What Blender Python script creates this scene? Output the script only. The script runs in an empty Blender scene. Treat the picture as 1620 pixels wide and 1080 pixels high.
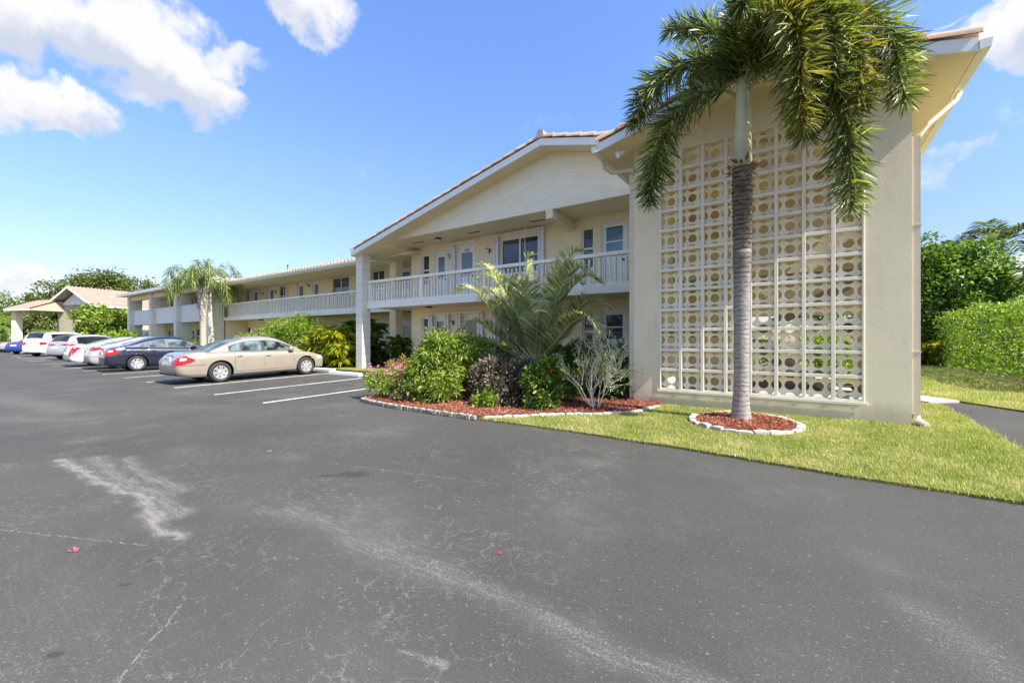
import bpy, bmesh, math, random
import numpy as np
from mathutils import Vector, Matrix

PI = math.pi
R = math.radians
scene = bpy.context.scene
col = scene.collection
random.seed(7)

# ------------------------------------------------------------------ camera
# world: +X runs along the long facade, +Y runs into the building, Z up, lot slopes up towards the building
cam_d = bpy.data.cameras.new('camera')
cam = bpy.data.objects.new('camera', cam_d)
col.objects.link(cam)
cam.location = (0, 0, 1.5)
cam.rotation_euler = (R(90), 0, R(34.5))
cam_d.sensor_width = 36
cam_d.lens = 677 / 1620 * 36
cam_d.shift_y = -3 / 1620
cam_d.clip_start = 0.05
cam_d.clip_end = 3000
scene.camera = cam

# ------------------------------------------------------------------ sun + sky + exposure
SUN_EL, SUN_AZ = R(45), R(4.5)          # azimuth: from +X turned towards -Y
to_sun = Vector((math.cos(SUN_EL) * math.cos(SUN_AZ), -math.cos(SUN_EL) * math.sin(SUN_AZ), math.sin(SUN_EL)))
sun_d = bpy.data.lights.new('sun', 'SUN')
sun_d.energy = 4.2
sun_d.angle = R(0.5)
sun_d.color = (1.0, 0.94, 0.84)
sun = bpy.data.objects.new('sun', sun_d)
sun.rotation_euler = (-to_sun).to_track_quat('-Z', 'Y').to_euler()
sun.location = (20, -10, 40)
col.objects.link(sun)

scene.view_settings.view_transform = 'Standard'
scene.view_settings.look = 'None'
scene.view_settings.exposure = 1.45
scene.view_settings.gamma = 1.0


class NT:
    """small helper for node trees"""
    def __init__(s, tree):
        s.t = tree
        s.n = tree.nodes
        s.l = tree.links

    def new(s, kind, **kw):
        n = s.n.new(kind)
        for k, v in kw.items():
            setattr(n, k, v)
        return n

    def put(s, sock, v):
        if v is None:
            return
        if hasattr(v, 'is_output'):
            s.l.new(v, sock)
        else:
            if sock.type == 'RGBA' and len(v) == 3:
                v = (*v, 1)
            sock.default_value = v

    def m(s, op, a, b=None, c=None, clamp=False):
        n = s.new('ShaderNodeMath', operation=op, use_clamp=clamp)
        s.put(n.inputs[0], a)
        s.put(n.inputs[1], b)
        s.put(n.inputs[2], c)
        return n.outputs[0]

    def v(s, op, a, b=None, scale=None):
        n = s.new('ShaderNodeVectorMath', operation=op)
        s.put(n.inputs[0], a)
        s.put(n.inputs[1], b)
        if scale is not None:
            s.put(n.inputs['Scale'], scale)
        return n.outputs['Value'] if op in ('DOT_PRODUCT', 'LENGTH', 'DISTANCE') else n.outputs[0]

    def noise(s, vec, scale, detail=4, rough=.55, dist=0, out='Fac'):
        n = s.new('ShaderNodeTexNoise')
        s.put(n.inputs['Vector'], vec)
        n.inputs['Scale'].default_value = scale
        n.inputs['Detail'].default_value = detail
        n.inputs['Roughness'].default_value = rough
        n.inputs['Distortion'].default_value = dist
        return n.outputs[out]

    def voro(s, vec, scale, feature='F1', out='Distance', rand=1):
        n = s.new('ShaderNodeTexVoronoi', feature=feature)
        s.put(n.inputs['Vector'], vec)
        n.inputs['Scale'].default_value = scale
        n.inputs['Randomness'].default_value = rand
        return n.outputs[out]

    def smooth(s, x, a, b):
        n = s.new('ShaderNodeMapRange', interpolation_type='SMOOTHSTEP', clamp=True)
        s.put(n.inputs[0], x)
        n.inputs[1].default_value = a
        n.inputs[2].default_value = b
        return n.outputs[0]

    def ramp(s, fac, stops):
        n = s.new('ShaderNodeValToRGB')
        s.put(n.inputs[0], fac)
        e = n.color_ramp.elements
        while len(e) < len(stops):
            e.new(0.5)
        for k, (p, c) in enumerate(stops):
            e[k].position = p
            e[k].color = (*c, 1) if len(c) == 3 else c
        return n.outputs[0]

    def mix(s, fac, a, b, blend='MIX'):
        n = s.new('ShaderNodeMix', data_type='RGBA', blend_type=blend)
        s.put(n.inputs[0], fac)
        s.put(n.inputs[6], a)
        s.put(n.inputs[7], b)
        return n.outputs[2]


world = bpy.data.worlds.new('World')
scene.world = world
world.use_nodes = True
wn = NT(world.node_tree)
wn.n.clear()
w_out = wn.new('ShaderNodeOutputWorld')
w_bg = wn.new('ShaderNodeBackground')
wn.l.new(w_bg.outputs[0], w_out.inputs[0])
sky = wn.new('ShaderNodeTexSky', sky_type='NISHITA')
sky.sun_disc = False
sky.sun_elevation = SUN_EL
sky.sun_rotation = math.atan2(to_sun.x, to_sun.y)
sky.altitude = 0
sky.air_density = 1.0
sky.dust_density = 0.6
sky.ozone_density = 2.0
w_bg.inputs['Strength'].default_value = 0.11
w_dir = wn.new('ShaderNodeTexCoord').outputs['Generated']


def sky_dir(az, el):
    """az counted from +Y towards -X, degrees"""
    a, e = R(az), R(el)
    return Vector((-math.sin(a) * math.cos(e), math.cos(a) * math.cos(e), math.sin(e)))


# more saturated blue overhead, then the cumulus clouds of that afternoon
w_sep = wn.new('ShaderNodeSeparateXYZ')
wn.l.new(w_dir, w_sep.inputs[0])
w_el = wn.ramp(w_sep.outputs[2], [(0.0, (.60, .53, .56)), (.12, (.63, .60, .68)), (.35, (.73, .80, .98)), (.6, (.78, .92, 1.18))])
w_col = wn.mix(1.0, sky.outputs[0], w_el, 'MULTIPLY')
warp = wn.noise(w_dir, 9, 5, .6, out='Color')
warp = wn.v('SCALE', wn.v('SUBTRACT', warp, (.5, .5, .5)), scale=.16)
fluff = wn.noise(w_dir, 16, 8, .62)
wd2 = wn.v('ADD', w_dir, warp)
# az, el, half width, half height (degrees), tilt, density, bottom shade
CLOUDS = [(80.5, 26.8, 5.7, 3.6, 0, 1.00), (75.3, 27.1, 5.6, 4.2, -8, 1.05), (71.2, 25.2, 4.1, 2.8, -12, 0.85), (67.8, 27.9, 3.3, 1.4, 8, 0.60),
          (84.6, 25.2, 2.8, 3.3, 0, 0.95), (82.4, 20.2, 3.2, 1.8, 0, 0.85), (79.2, 20.3, 2.2, 1.7, 0, 0.80), (86.0, 18.7, 2.6, 2.1, 0, 0.80),
          (60.1, 34.9, 4.3, 2.3, -6, 0.75), (63.8, 35.9, 4.5, 1.6, -5, 0.70), (83.2, 5.0, 2.8, 1.1, 0, 0.60), (80.5, 3.5, 2.5, 0.7, 0, 0.40),
          (86.0, 4.3, 2.6, 1.3, 0, 0.60), (84.3, 2.0, 3.2, 1.0, 0, 0.40), (-14.7, 24.6, 2.7, 2.8, 18, 1.00), (-17.0, 25.4, 2.3, 3.2, 10, 1.00),
          (-11.0, 27.1, 1.2, 0.5, 0, 0.42), (-11.5, 15.7, 2.6, 1.1, 8, 0.42), (-14.9, 18.2, 1.6, 1.2, 0, 0.16), (-8.0, 19.9, 1.8, 0.9, 0, 0.20),
          (31.8, 26.1, 3.2, 1.5, 0, 0.12), (27.8, 27.0, 2.8, 1.2, 0, 0.20), (50.0, 16.0, 2.8, 1.8, 0, 0.12), (54.8, 21.3, 4.5, 1.6, 0, 0.12),
          (120, 30, 14, 7, 0, .8), (150, 24, 16, 6, 0, .9), (-60, 24, 12, 5, 0, .8), (-110, 30, 14, 6, 0, .9), (180, 35, 12, 6, 0, .8)]
dens = None
shade = None
for az, el, hw, hh, tilt, k in CLOUDS:
    c = sky_dir(az, el)
    t1 = Vector((0, 0, 1)).cross(c).normalized() * -1
    t2 = t1.cross(c).normalized()
    if t2.z < 0:
        t2 = -t2
    a = R(tilt)
    e1 = t1 * math.cos(a) + t2 * math.sin(a)
    e2 = -t1 * math.sin(a) + t2 * math.cos(a)
    hw, hh = hw * 1.12, hh * 1.12
    u = wn.m('MULTIPLY', wn.v('DOT_PRODUCT', wd2, tuple(e1)), 1 / math.sin(R(hw)))
    v = wn.m('MULTIPLY', wn.v('DOT_PRODUCT', wd2, tuple(e2)), 1 / math.sin(R(hh)))
    front = wn.m('GREATER_THAN', wn.v('DOT_PRODUCT', wd2, tuple(c)), 0.0)
    r2 = wn.m('ADD', wn.m('MULTIPLY', u, u), wn.m('MULTIPLY', v, v))
    d = wn.m('MULTIPLY', wn.m('MULTIPLY', wn.m('SUBTRACT', 1.25, r2, clamp=True), k), front)
    sh = wn.m('MULTIPLY', d, v)
    dens = d if dens is None else wn.m('MAXIMUM', dens, d)
    shade = sh if shade is None else wn.m('ADD', shade, sh)
dd = wn.m('ADD', dens, wn.m('MULTIPLY', wn.m('SUBTRACT', fluff, .5), 1.35))
cover = wn.m('MULTIPLY', wn.smooth(dd, .08, .85), wn.smooth(dens, .0, .30))
cover = wn.m('MULTIPLY', cover, 0.97)
lit = wn.smooth(wn.m('ADD', shade, wn.m('MULTIPLY', wn.m('SUBTRACT', fluff, .5), 1.1)), -.75, .35)
c_col = wn.mix(lit, (2.2, 2.4, 2.8, 1), (3.4, 3.35, 3.4, 1))
w_fin = wn.mix(cover, w_col, c_col)
wn.l.new(w_fin, w_bg.inputs['Color'])


# ------------------------------------------------------------------ helpers
def zg(y):
    """height of the sloping lot"""
    return 0.022 * max(-6.0, min(12.0, y))


def tag(o, label=None, cat=None, group=None, kind=None):
    if label:
        o['label'] = label
    if cat:
        o['category'] = cat
    if group:
        o['group'] = group
    if kind:
        o['kind'] = kind
    return o


def empty(name, loc=(0, 0, 0), rz=0, label=None, cat=None, group=None):
    o = bpy.data.objects.new(name, None)
    o.location = loc
    o.rotation_euler = (0, 0, rz)
    o.empty_display_size = .2
    col.objects.link(o)
    return tag(o, label, cat, group)


def copy_tree(o, parent=None):
    c = o.copy()
    col.objects.link(c)
    c.parent = parent
    for ch in o.children:
        copy_tree(ch, c)
    return c


def link_mesh(name, me, mats, parent=None, loc=None):
    if not isinstance(mats, (list, tuple)):
        mats = [mats]
    for m in mats:
        me.materials.append(m)
    o = bpy.data.objects.new(name, me)
    col.objects.link(o)
    if parent is not None:
        o.parent = parent
    if loc is not None:
        o.location = loc
    return o


class MB:
    """collects shapes and links them as ONE mesh object"""
    def __init__(s):
        s.v = []
        s.f = []
        s.mi = []

    def add(s, vs, fs, m=0):
        b = len(s.v)
        s.v += [tuple(p) for p in vs]
        s.f += [tuple(i + b for i in f) for f in fs]
        s.mi += [m] * len(fs)

    def box(s, x0, x1, y0, y1, z0, z1, m=0):
        x0, x1 = sorted((x0, x1))
        y0, y1 = sorted((y0, y1))
        z0, z1 = sorted((z0, z1))
        s.add([(x0, y0, z0), (x1, y0, z0), (x1, y1, z0), (x0, y1, z0), (x0, y0, z1), (x1, y0, z1), (x1, y1, z1), (x0, y1, z1)],
              [(0, 3, 2, 1), (4, 5, 6, 7), (0, 1, 5, 4), (1, 2, 6, 5), (2, 3, 7, 6), (3, 0, 4, 7)], m)

    def prism_y(s, pts, y0, y1, m=0):
        """pts (x,z) counter-clockwise seen from -Y"""
        n = len(pts)
        vs = [(x, y0, z) for x, z in pts] + [(x, y1, z) for x, z in pts]
        fs = [tuple(range(n)), tuple(range(2 * n - 1, n - 1, -1))]
        fs += [((i + 1) % n, i, n + i, n + (i + 1) % n) for i in range(n)]
        s.add(vs, fs, m)

    def prism_x(s, pts, x0, x1, m=0):
        """pts (y,z)"""
        n = len(pts)
        vs = [(x0, y, z) for y, z in pts] + [(x1, y, z) for y, z in pts]
        fs = [tuple(range(n - 1, -1, -1)), tuple(range(n, 2 * n))]
        fs += [(i, (i + 1) % n, n + (i + 1) % n, n + i) for i in range(n)]
        s.add(vs, fs, m)

    def prism_z(s, pts, z0, z1, m=0):
        n = len(pts)
        vs = [(x, y, z0) for x, y in pts] + [(x, y, z1) for x, y in pts]
        fs = [tuple(range(n - 1, -1, -1)), tuple(range(n, 2 * n))]
        fs += [(i, (i + 1) % n, n + (i + 1) % n, n + i) for i in range(n)]
        s.add(vs, fs, m)

    def ring_loft(s, rings, closed=True, cap=True, m=0):
        n = len(rings[0])
        b = len(s.v)
        for r in rings:
            s.v += [tuple(p) for p in r]
        for k in range(len(rings) - 1):
            for i in range(n if closed else n - 1):
                j = (i + 1) % n
                s.f.append((b + k * n + i, b + k * n + j, b + (k + 1) * n + j, b + (k + 1) * n + i))
                s.mi.append(m)
        if cap and closed:
            s.f.append(tuple(b + i for i in range(n - 1, -1, -1)))
            s.f.append(tuple(b + (len(rings) - 1) * n + i for i in range(n)))
            s.mi += [m, m]

    def tube(s, pts, rad, n=8, cap=True, m=0):
        pts = [Vector(p) for p in pts]
        if not hasattr(rad, '__len__'):
            rad = [rad] * len(pts)
        rings = []
        up = None
        for i, p in enumerate(pts):
            d = (pts[min(i + 1, len(pts) - 1)] - pts[max(i - 1, 0)])
            if d.length < 1e-9:
                d = Vector((0, 0, 1))
            d.normalize()
            if up is None:
                up = Vector((0, 0, 1)) if abs(d.z) < .9 else Vector((1, 0, 0))
            a = d.cross(up)
            if a.length < 1e-6:
                a = d.cross(Vector((0, 1, 0)))
            a.normalize()
            bb = a.cross(d).normalized()
            up = bb
            rings.append([p + (a * math.cos(t) + bb * math.sin(t)) * rad[i] for t in [2 * PI * k / n for k in range(n)]])
        s.ring_loft(rings, True, cap, m)

    def lathe(s, prof, n=12, at=(0, 0, 0), m=0):
        """prof (radius, z)"""
        rings = [[(at[0] + r * math.cos(2 * PI * k / n), at[1] + r * math.sin(2 * PI * k / n), at[2] + z) for k in range(n)] for r, z in prof]
        s.ring_loft(rings, True, True, m)

    def build(s, name, mats, parent=None, smooth=False, loc=None, bevel=0, auto=None):
        me = bpy.data.meshes.new(name)
        me.from_pydata(s.v, [], s.f)
        me.polygons.foreach_set('material_index', s.mi)
        if smooth:
            me.polygons.foreach_set('use_smooth', [True] * len(s.f))
            if auto:
                try:
                    me.set_sharp_from_angle(angle=R(auto))
                except Exception:
                    pass
        me.update()
        o = link_mesh(name, me, mats, parent, loc)
        if bevel:
            bv = o.modifiers.new('bevel', 'BEVEL')
            bv.width = bevel
            bv.segments = 2
            bv.limit_method = 'ANGLE'
            bv.angle_limit = R(40)
        return o


def sheet(name, polys, dz, mat, skirt=0, follow=True, parent=None, zfun=None):
    """flat polygons laid on the sloping lot; cut where the slope changes"""
    bm = bmesh.new()
    lowi = bm.verts.layers.int.new('low')
    for pts in polys:
        f = bm.faces.new([bm.verts.new((x, y, 0)) for x, y in pts])
        if f.normal.z < 0:
            pass
    bm.normal_update()
    for f in bm.faces:
        if f.normal.z < 0:
            f.normal_flip()
    if skirt:
        edges = [e for e in bm.edges if len(e.link_faces) == 1]
        r = bmesh.ops.extrude_edge_only(bm, edges=edges)
        low = {v for v in r['geom'] if isinstance(v, bmesh.types.BMVert)}
    else:
        low = set()
    for v in low:
        v[lowi] = 1
    for yc in (-6.0, 12.0):
        bmesh.ops.bisect_plane(bm, geom=bm.verts[:] + bm.edges[:] + bm.faces[:], plane_co=(0, yc, 0), plane_no=(0, 1, 0))
    for v in bm.verts:
        v.co.z = (zfun or zg)(v.co.y) + dz - (skirt if v[lowi] else 0)
    bmesh.ops.recalc_face_normals(bm, faces=bm.faces[:]) if skirt else None
    me = bpy.data.meshes.new(name)
    bm.to_mesh(me)
    bm.free()
    return link_mesh(name, me, mat, parent)


# ------------------------------------------------------------------ materials
def mat_base(name):
    m = bpy.data.materials.new(name)
    m.use_nodes = True
    t = NT(m.node_tree)
    p = m.node_tree.nodes['Principled BSDF']
    return m, t, p


def pos(t):
    return t.new('ShaderNodeNewGeometry').outputs['Position']


def plain(name, c, rough=.6, var=.12, scale=6, bump=0, bscale=60, metal=0, spec=.5, coat=0, stain=0, local=False, splash=0):
    m, t, p = mat_base(name)
    P_ = t.new('ShaderNodeTexCoord').outputs['Object'] if local else pos(t)
    n = t.noise(P_, scale, 5, .6)
    lo = tuple(max(0, x * (1 - var)) for x in c)
    hi = tuple(min(1, x * (1 + var)) for x in c)
    cc = t.ramp(n, [(.3, lo), (.7, hi)])
    if stain:
        st = t.smooth(t.noise(t.v('MULTIPLY', P_, (3.0, 3.0, .5)), 1.6, 6, .7), .56, .75)
        cc = t.mix(t.m('MULTIPLY', st, stain), cc, tuple(x * .62 for x in c))
    if splash:
        # soil splashed up the foot of the wall, and rain streaks
        sz = t.new('ShaderNodeSeparateXYZ')
        t.l.new(P_, sz.inputs[0])
        hz = t.m('ADD', sz.outputs[2], t.m('MULTIPLY', t.m('SUBTRACT', t.noise(P_, 4, 5, .7), .5), .5))
        cc = t.mix(t.m('MULTIPLY', t.smooth(hz, .62, .18), splash), cc, (.33, .28, .19))
        rain = t.smooth(t.noise(t.v('MULTIPLY', P_, (9, 9, .35)), 1.5, 5, .7), .60, .78)
        cc = t.mix(t.m('MULTIPLY', rain, splash * .45), cc, (.40, .36, .28))
    t.l.new(cc, p.inputs['Base Color'])
    p.inputs['Roughness'].default_value = rough
    p.inputs['Metallic'].default_value = metal
    p.inputs['Specular IOR Level'].default_value = spec
    p.inputs['Coat Weight'].default_value = coat
    p.inputs['Coat Roughness'].default_value = .04
    if bump:
        b = t.new('ShaderNodeBump')
        b.inputs['Strength'].default_value = bump
        b.inputs['Distance'].default_value = .01
        t.l.new(t.noise(P_, bscale, 6, .65), b.inputs['Height'])
        t.l.new(b.outputs[0], p.inputs['Normal'])
    return m


M = {}
M['stucco'] = plain('stucco', (.81, .695, .47), .9, .07, .9, .22, 45, spec=.25, stain=.35, splash=.55)
M['wall_cream'] = plain('cream painted wall', (.87, .74, .49), .8, .05, 1.2, .35, 60, spec=.25, stain=.12)
M['soffit'] = plain('soffit paint', (.80, .685, .46), .85, .05, 1.2, .2, 50, spec=.2)
M['gable_board'] = None
M['white_trim'] = plain('white trim paint', (.82, .81, .74), .55, .05, 3, .1, 30, stain=.15)
M['rail_paint'] = plain('railing paint', (.84, .805, .68), .6, .06, 3, .15, 40, stain=.2)
M['screen_block'] = plain('breeze block paint', (.92, .82, .60), .85, .06, 2, .5, 70, spec=.25, stain=.2)
M['mullion'] = plain('mullion paint', (.80, .735, .59), .8, .06, 2, .4, 60, spec=.25, stain=.18)
M['block_col'] = None
M['door_white'] = plain('door paint', (.80, .81, .82), .4, .03, 3)
M['shutter'] = plain('shutter aluminium', (.74, .75, .74), .45, .05, 3)
M['dark_metal'] = plain('dark metal', (.035, .032, .03), .45, .2, 10)
M['concrete'] = plain('concrete', (.40, .385, .33), .9, .14, 4, .5, 60, spec=.25, stain=.25)
M['kerb_paint'] = plain('kerb paint', (.74, .73, .70), .85, .08, 5, .5, 40, spec=.25, stain=.25)
M['edging'] = plain('edging concrete', (.27, .245, .20), .9, .4, 22, .9, 70, spec=.25)
M['edging_white'] = plain('white edging concrete', (.44, .42, .36), .9, .3, 18, .6, 70, spec=.25)
M['downspout'] = plain('downspout paint', (.66, .56, .40), .5, .05, 4)
M['chrome'] = plain('chrome', (.7, .7, .7), .15, .05, 4, metal=1)


def mk_lines(name, c, axis, period, width, depth=.5, shift=0.0, slope=0.0):
    """painted wall with grooves every period metres along an axis of the world position"""
    m, t, p = mat_base(name)
    P_ = pos(t)
    s = t.new('ShaderNodeSeparateXYZ')
    t.l.new(P_, s.inputs[0])
    q = s.outputs[axis]
    if slope:
        q = t.m('ADD', q, t.m('MULTIPLY', t.m('ABSOLUTE', t.m('SUBTRACT', s.outputs[0], shift)), slope))
    f = t.m('FRACT', t.m('DIVIDE', q, period))
    g = t.m('LESS_THAN', f, width / period)
    n = t.noise(P_, 2.5, 5, .6)
    cc = t.ramp(n, [(.3, tuple(x * .95 for x in c)), (.7, tuple(min(1, x * 1.05) for x in c))])
    cc = t.mix(t.m('MULTIPLY', g, depth), cc, tuple(x * .45 for x in c))
    t.l.new(cc, p.inputs['Base Color'])
    p.inputs['Roughness'].default_value = .85
    p.inputs['Specular IOR Level'].default_value = .25
    return m


M['gable_board'] = mk_lines('gable boards', (.84, .765, .58), 2, .32, .012, .35, -6.29, .25)
M['block_col'] = mk_lines('painted block column', (.72, .69, .58), 2, .31, .015, .6)
M['panel_rail'] = mk_lines('boarded rail panels', (.77, .765, .69), 0, .22, .02, .5)


def tile_mat():
    m, t, p = mat_base('clay tile')
    P_ = pos(t)
    isl = t.new('ShaderNodeNewGeometry').outputs['Random Per Island']
    n = t.noise(P_, 5, 6, .65)
    base = t.ramp(isl, [(0, (.36, .20, .13)), (.35, (.44, .29, .19)), (.6, (.50, .40, .28)), (.8, (.42, .24, .17)), (1, (.52, .44, .33))])
    cc = t.mix(t.smooth(n, .45, .7), base, (.33, .27, .20))
    t.l.new(cc, p.inputs['Base Color'])
    p.inputs['Roughness'].default_value = .85
    b = t.new('ShaderNodeBump')
    b.inputs['Strength'].default_value = .5
    b.inputs['Distance'].default_value = .01
    t.l.new(t.noise(P_, 60, 5), b.inputs['Height'])
    t.l.new(b.outputs[0], p.inputs['Normal'])
    return m


M['tile'] = tile_mat()
M['tile_far'] = plain('pale clay tile', (.29, .195, .15), .85, .18, 2.0)


def glass_mat(name, c=(.02, .028, .03), rough=.03, var=.6, scale=1.2):
    m, t, p = mat_base(name)
    n = t.noise(pos(t), scale, 2)
    t.l.new(t.ramp(n, [(.35, tuple(x * (1 - var) for x in c)), (.65, tuple(x * (1 + var) for x in c))]), p.inputs['Base Color'])
    p.inputs['Roughness'].default_value = rough
    p.inputs['IOR'].default_value = 1.52
    p.inputs['Specular IOR Level'].default_value = .7
    return m


M['glass'] = glass_mat('window glass', (.05, .07, .085))
M['glass_teal'] = glass_mat('door glass with blind', (.10, .20, .22))


def blind_mat(name, c):
    m, t, p = mat_base(name)
    s = t.new('ShaderNodeSeparateXYZ')
    t.l.new(pos(t), s.inputs[0])
    f = t.m('FRACT', t.m('DIVIDE', s.outputs[2], .05))
    t.l.new(t.ramp(f, [(0, tuple(x * .45 for x in c)), (.25, c), (.9, tuple(min(1, x * 1.15) for x in c))]), p.inputs['Base Color'])
    p.inputs['Roughness'].default_value = .12
    p.inputs['Specular IOR Level'].default_value = .7
    return m


M['glass_blind'] = blind_mat('glass with slatted blind', (.16, .185, .20))
M['lamp_glass'] = plain('frosted lamp glass', (.75, .72, .65), .3, .03, 3)


def seg_mask(t, P_, a, b, w, soft):
    """1 near the ground segment a-b, w half width"""
    a3, b3 = Vector((a[0], a[1], 0)), Vector((b[0], b[1], 0))
    ab = b3 - a3
    pa = t.v('SUBTRACT', P_, tuple(a3))
    k = t.m('DIVIDE', t.v('DOT_PRODUCT', pa, tuple(ab)), max(1e-6, ab.length_squared), clamp=True)
    d = t.v('LENGTH', t.v('SUBTRACT', pa, t.v('SCALE', tuple(ab), scale=k)))
    return t.smooth(d, w + soft, max(0, w - soft))


def asphalt(name, near=True):
    m, t, p = mat_base(name)
    P0 = pos(t)
    s = t.new('ShaderNodeSeparateXYZ')
    t.l.new(P0, s.inputs[0])
    cmb = t.new('ShaderNodeCombineXYZ')
    t.l.new(s.outputs[0], cmb.inputs[0])
    t.l.new(s.outputs[1], cmb.inputs[1])
    P_ = cmb.outputs[0]
    wob = t.v('SCALE', t.v('SUBTRACT', t.noise(P_, 1.3, 4, .6, out='Color'), (.5, .5, .5)), scale=.55)
    wob = t.v('MULTIPLY', wob, (1, 1, 0))
    Pw = t.v('ADD', P_, wob)
    big = t.noise(P_, .35, 5, .6)
    base = t.ramp(big, [(.3, (.042, .0391, .0338)), (.7, (.067, .0624, .0535))])
    mid = t.noise(P_, 3.5, 6, .7)
    base = t.mix(t.m('MULTIPLY', t.smooth(mid, .45, .75), .35), base, (.068, .066, .058))
    # aggregate: light grains and dark pits
    grain = t.noise(P_, 210, 2, .6)
    g2 = t.noise(P_, 75, 3, .7)
    base = t.mix(t.m('MULTIPLY', t.smooth(grain, .52, .74), .40), base, (.15, .147, .13))
    base = t.mix(t.m('MULTIPLY', t.smooth(grain, .46, .28), .5), base, (.034, .033, .033))
    base = t.mix(t.m('MULTIPLY', t.smooth(g2, .53, .68), .38), base, (.135, .131, .118))
    base = t.mix(t.m('MULTIPLY', t.smooth(g2, .44, .30), .45), base, (.024, .0235, .022))
    chips = t.smooth(t.noise(P_, 38, 2, .5), .64, .71)
    base = t.mix(t.m('MULTIPLY', chips, .38), base, (.23, .224, .195))
    streak = t.noise(t.v('MULTIPLY', P_, (3.5, 34, 1)), 1.0, 5, .7)
    if near:
        # tracks where the seal coat is worn through
        pale = [((-7.5, 1.20), (-3.8, 1.27), .02, .12, 1.0), ((-7.3, 1.40), (-4.3, 1.36), .02, .20, .75), ((-6.9, 1.62), (-5.0, 1.55), .02, .16, .7),
                ((-16.5, 1.6), (-12.5, 2.1), .35, .6, .55), ((-12.5, 1.0), (-11.0, 2.0), .3, .6, .5), ((-12.0, 2.6), (-10.2, 3.9), .25, .45, .35),
                ((-3.9, 1.95), (-1.9, 2.0), .06, .22, .6), ((-2.0, 2.02), (-0.2, 1.9), .05, .16, .6), ((-1.5, 1.34), (-1.36, 1.43), .01, .04, .8),
                ((.45, 3.05), (.75, 2.55), .08, .2, .5), ((-1.6, 1.0), (-.3, 1.2), .25, .5, .35),
                ((-5.5, .55), (-2.2, .55), .15, .35, .3), ((-30, 1.5), (-17, 1.8), .4, .9, .3), ((-30, 3.3), (-12, 3.0), .3, .8, .22)]
        wear = None
        for a, b, w, sft, k in pale:
            mk = t.m('MULTIPLY', seg_mask(t, Pw, a, b, w, sft), k)
            wear = mk if wear is None else t.m('MAXIMUM', wear, mk)
        broad = t.m('MULTIPLY', t.smooth(t.noise(P_, .8, 4, .6), .48, .72), .55)
        wear = t.m('MAXIMUM', wear, broad)
        # the coat wears off grain by grain: more grains show where the wear is heavier
        g3 = t.noise(P_, 130, 2, .6)
        grit = t.m('ADD', t.m('ADD', t.m('MULTIPLY', g2, .40), t.m('MULTIPLY', streak, .34)), t.m('MULTIPLY', g3, .34))
        bare_ = t.smooth(t.m('ADD', grit, t.m('MULTIPLY', wear, .15)), .60, .73)
        base = t.mix(t.m('MULTIPLY', wear, .30), base, (.155, .150, .131))
        base = t.mix(t.m('MULTIPLY', bare_, t.m('ADD', t.m('MULTIPLY', wear, .58), .07)), base, (.28, .263, .226))
        for x, y, r in [(-4.06, 2.78, .085), (-4.24, 2.62, .04), (-4.15, 2.68, .02), (-4.42, 2.5, .014), (-3.4, .8, .016), (-3.62, .98, .014),
                        (-3.8, 2.35, .018), (-4.5, 2.3, .014), (-3.9, 1.2, .014), (-2.95, .42, .02), (-3.5, 2.5, .012)]:
            mk = seg_mask(t, t.v('ADD', P_, t.v('SCALE', wob, scale=.25)), (x, y), (x + r * 1.6, y + r), r, r * .5)
            base = t.mix(t.m('MULTIPLY', mk, .65), base, (.026, .025, .027))
        mk = seg_mask(t, Pw, (-4.05, 1.98), (-3.8, 2.0), .05, .05)
        base = t.mix(t.m('MULTIPLY', mk, .6), base, (.06, .05, .04))
        # cracks: the older coat on the left and in the foreground is crazed, the right half is sound
        region = t.m('MAXIMUM', t.smooth(t.m('ADD', s.outputs[0], t.m('MULTIPLY', t.m('SUBTRACT', t.noise(P_, .9, 3), .5), 2.0)), -.4, -1.9), t.smooth(s.outputs[1], 1.9, .9))
        region = t.m('MAXIMUM', region, .12)
        for sc, th, k, lim in [(1.1, .0045, .6, (.44, .58)), (3.2, .011, .5, (.46, .60)), (8.0, .026, .45, (.48, .62))]:
            wv = t.v('ADD', P_, t.v('SCALE', t.v('SUBTRACT', t.noise(P_, sc * 3.0, 4, .7, out='Color'), (.5, .5, .5)), scale=.5 / sc))
            e = t.voro(wv, sc, 'DISTANCE_TO_EDGE')
            cr = t.smooth(e, th, th * .25)
            msk = t.smooth(t.noise(t.v('ADD', P_, (sc * 7, 3, 0)), .7, 3), *lim)
            brk = t.smooth(t.noise(P_, 14, 2), .40, .58)
            msk = t.m('MULTIPLY', msk, region)
            base = t.mix(t.m('MULTIPLY', t.m('MULTIPLY', cr, msk), t.m('MULTIPLY', brk, k)), base, (.24, .233, .205))
        wl = t.v('ADD', P_, t.v('MULTIPLY', t.v('SUBTRACT', t.noise(P_, 9, 4, .7, out='Color'), (.5, .5, .5)), (.10, .10, 0)))
        for a_, b_ in (((-2.95, .98), (-2.3, .42)), ((-5.2, .5), (-3.9, 1.05)), ((-4.6, 2.9), (-2.5, 3.4))):
            lc = seg_mask(t, wl, a_, b_, .002, .005)
            base = t.mix(t.m('MULTIPLY', t.m('MULTIPLY', lc, t.smooth(t.noise(P_, 22, 2), .38, .55)), .75), base, (.24, .233, .205))
    t.l.new(base, p.inputs['Base Color'])
    p.inputs['Roughness'].default_value = .82
    p.inputs['Specular IOR Level'].default_value = .35
    b = t.new('ShaderNodeBump')
    b.inputs['Strength'].default_value = .55
    b.inputs['Distance'].default_value = .006
    t.l.new(t.m('ADD', grain, t.m('MULTIPLY', g2, .8)), b.inputs['Height'])
    t.l.new(b.outputs[0], p.inputs['Normal'])
    return m


M['asphalt'] = asphalt('asphalt')
M['asphalt_path'] = asphalt('path asphalt', False)


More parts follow.
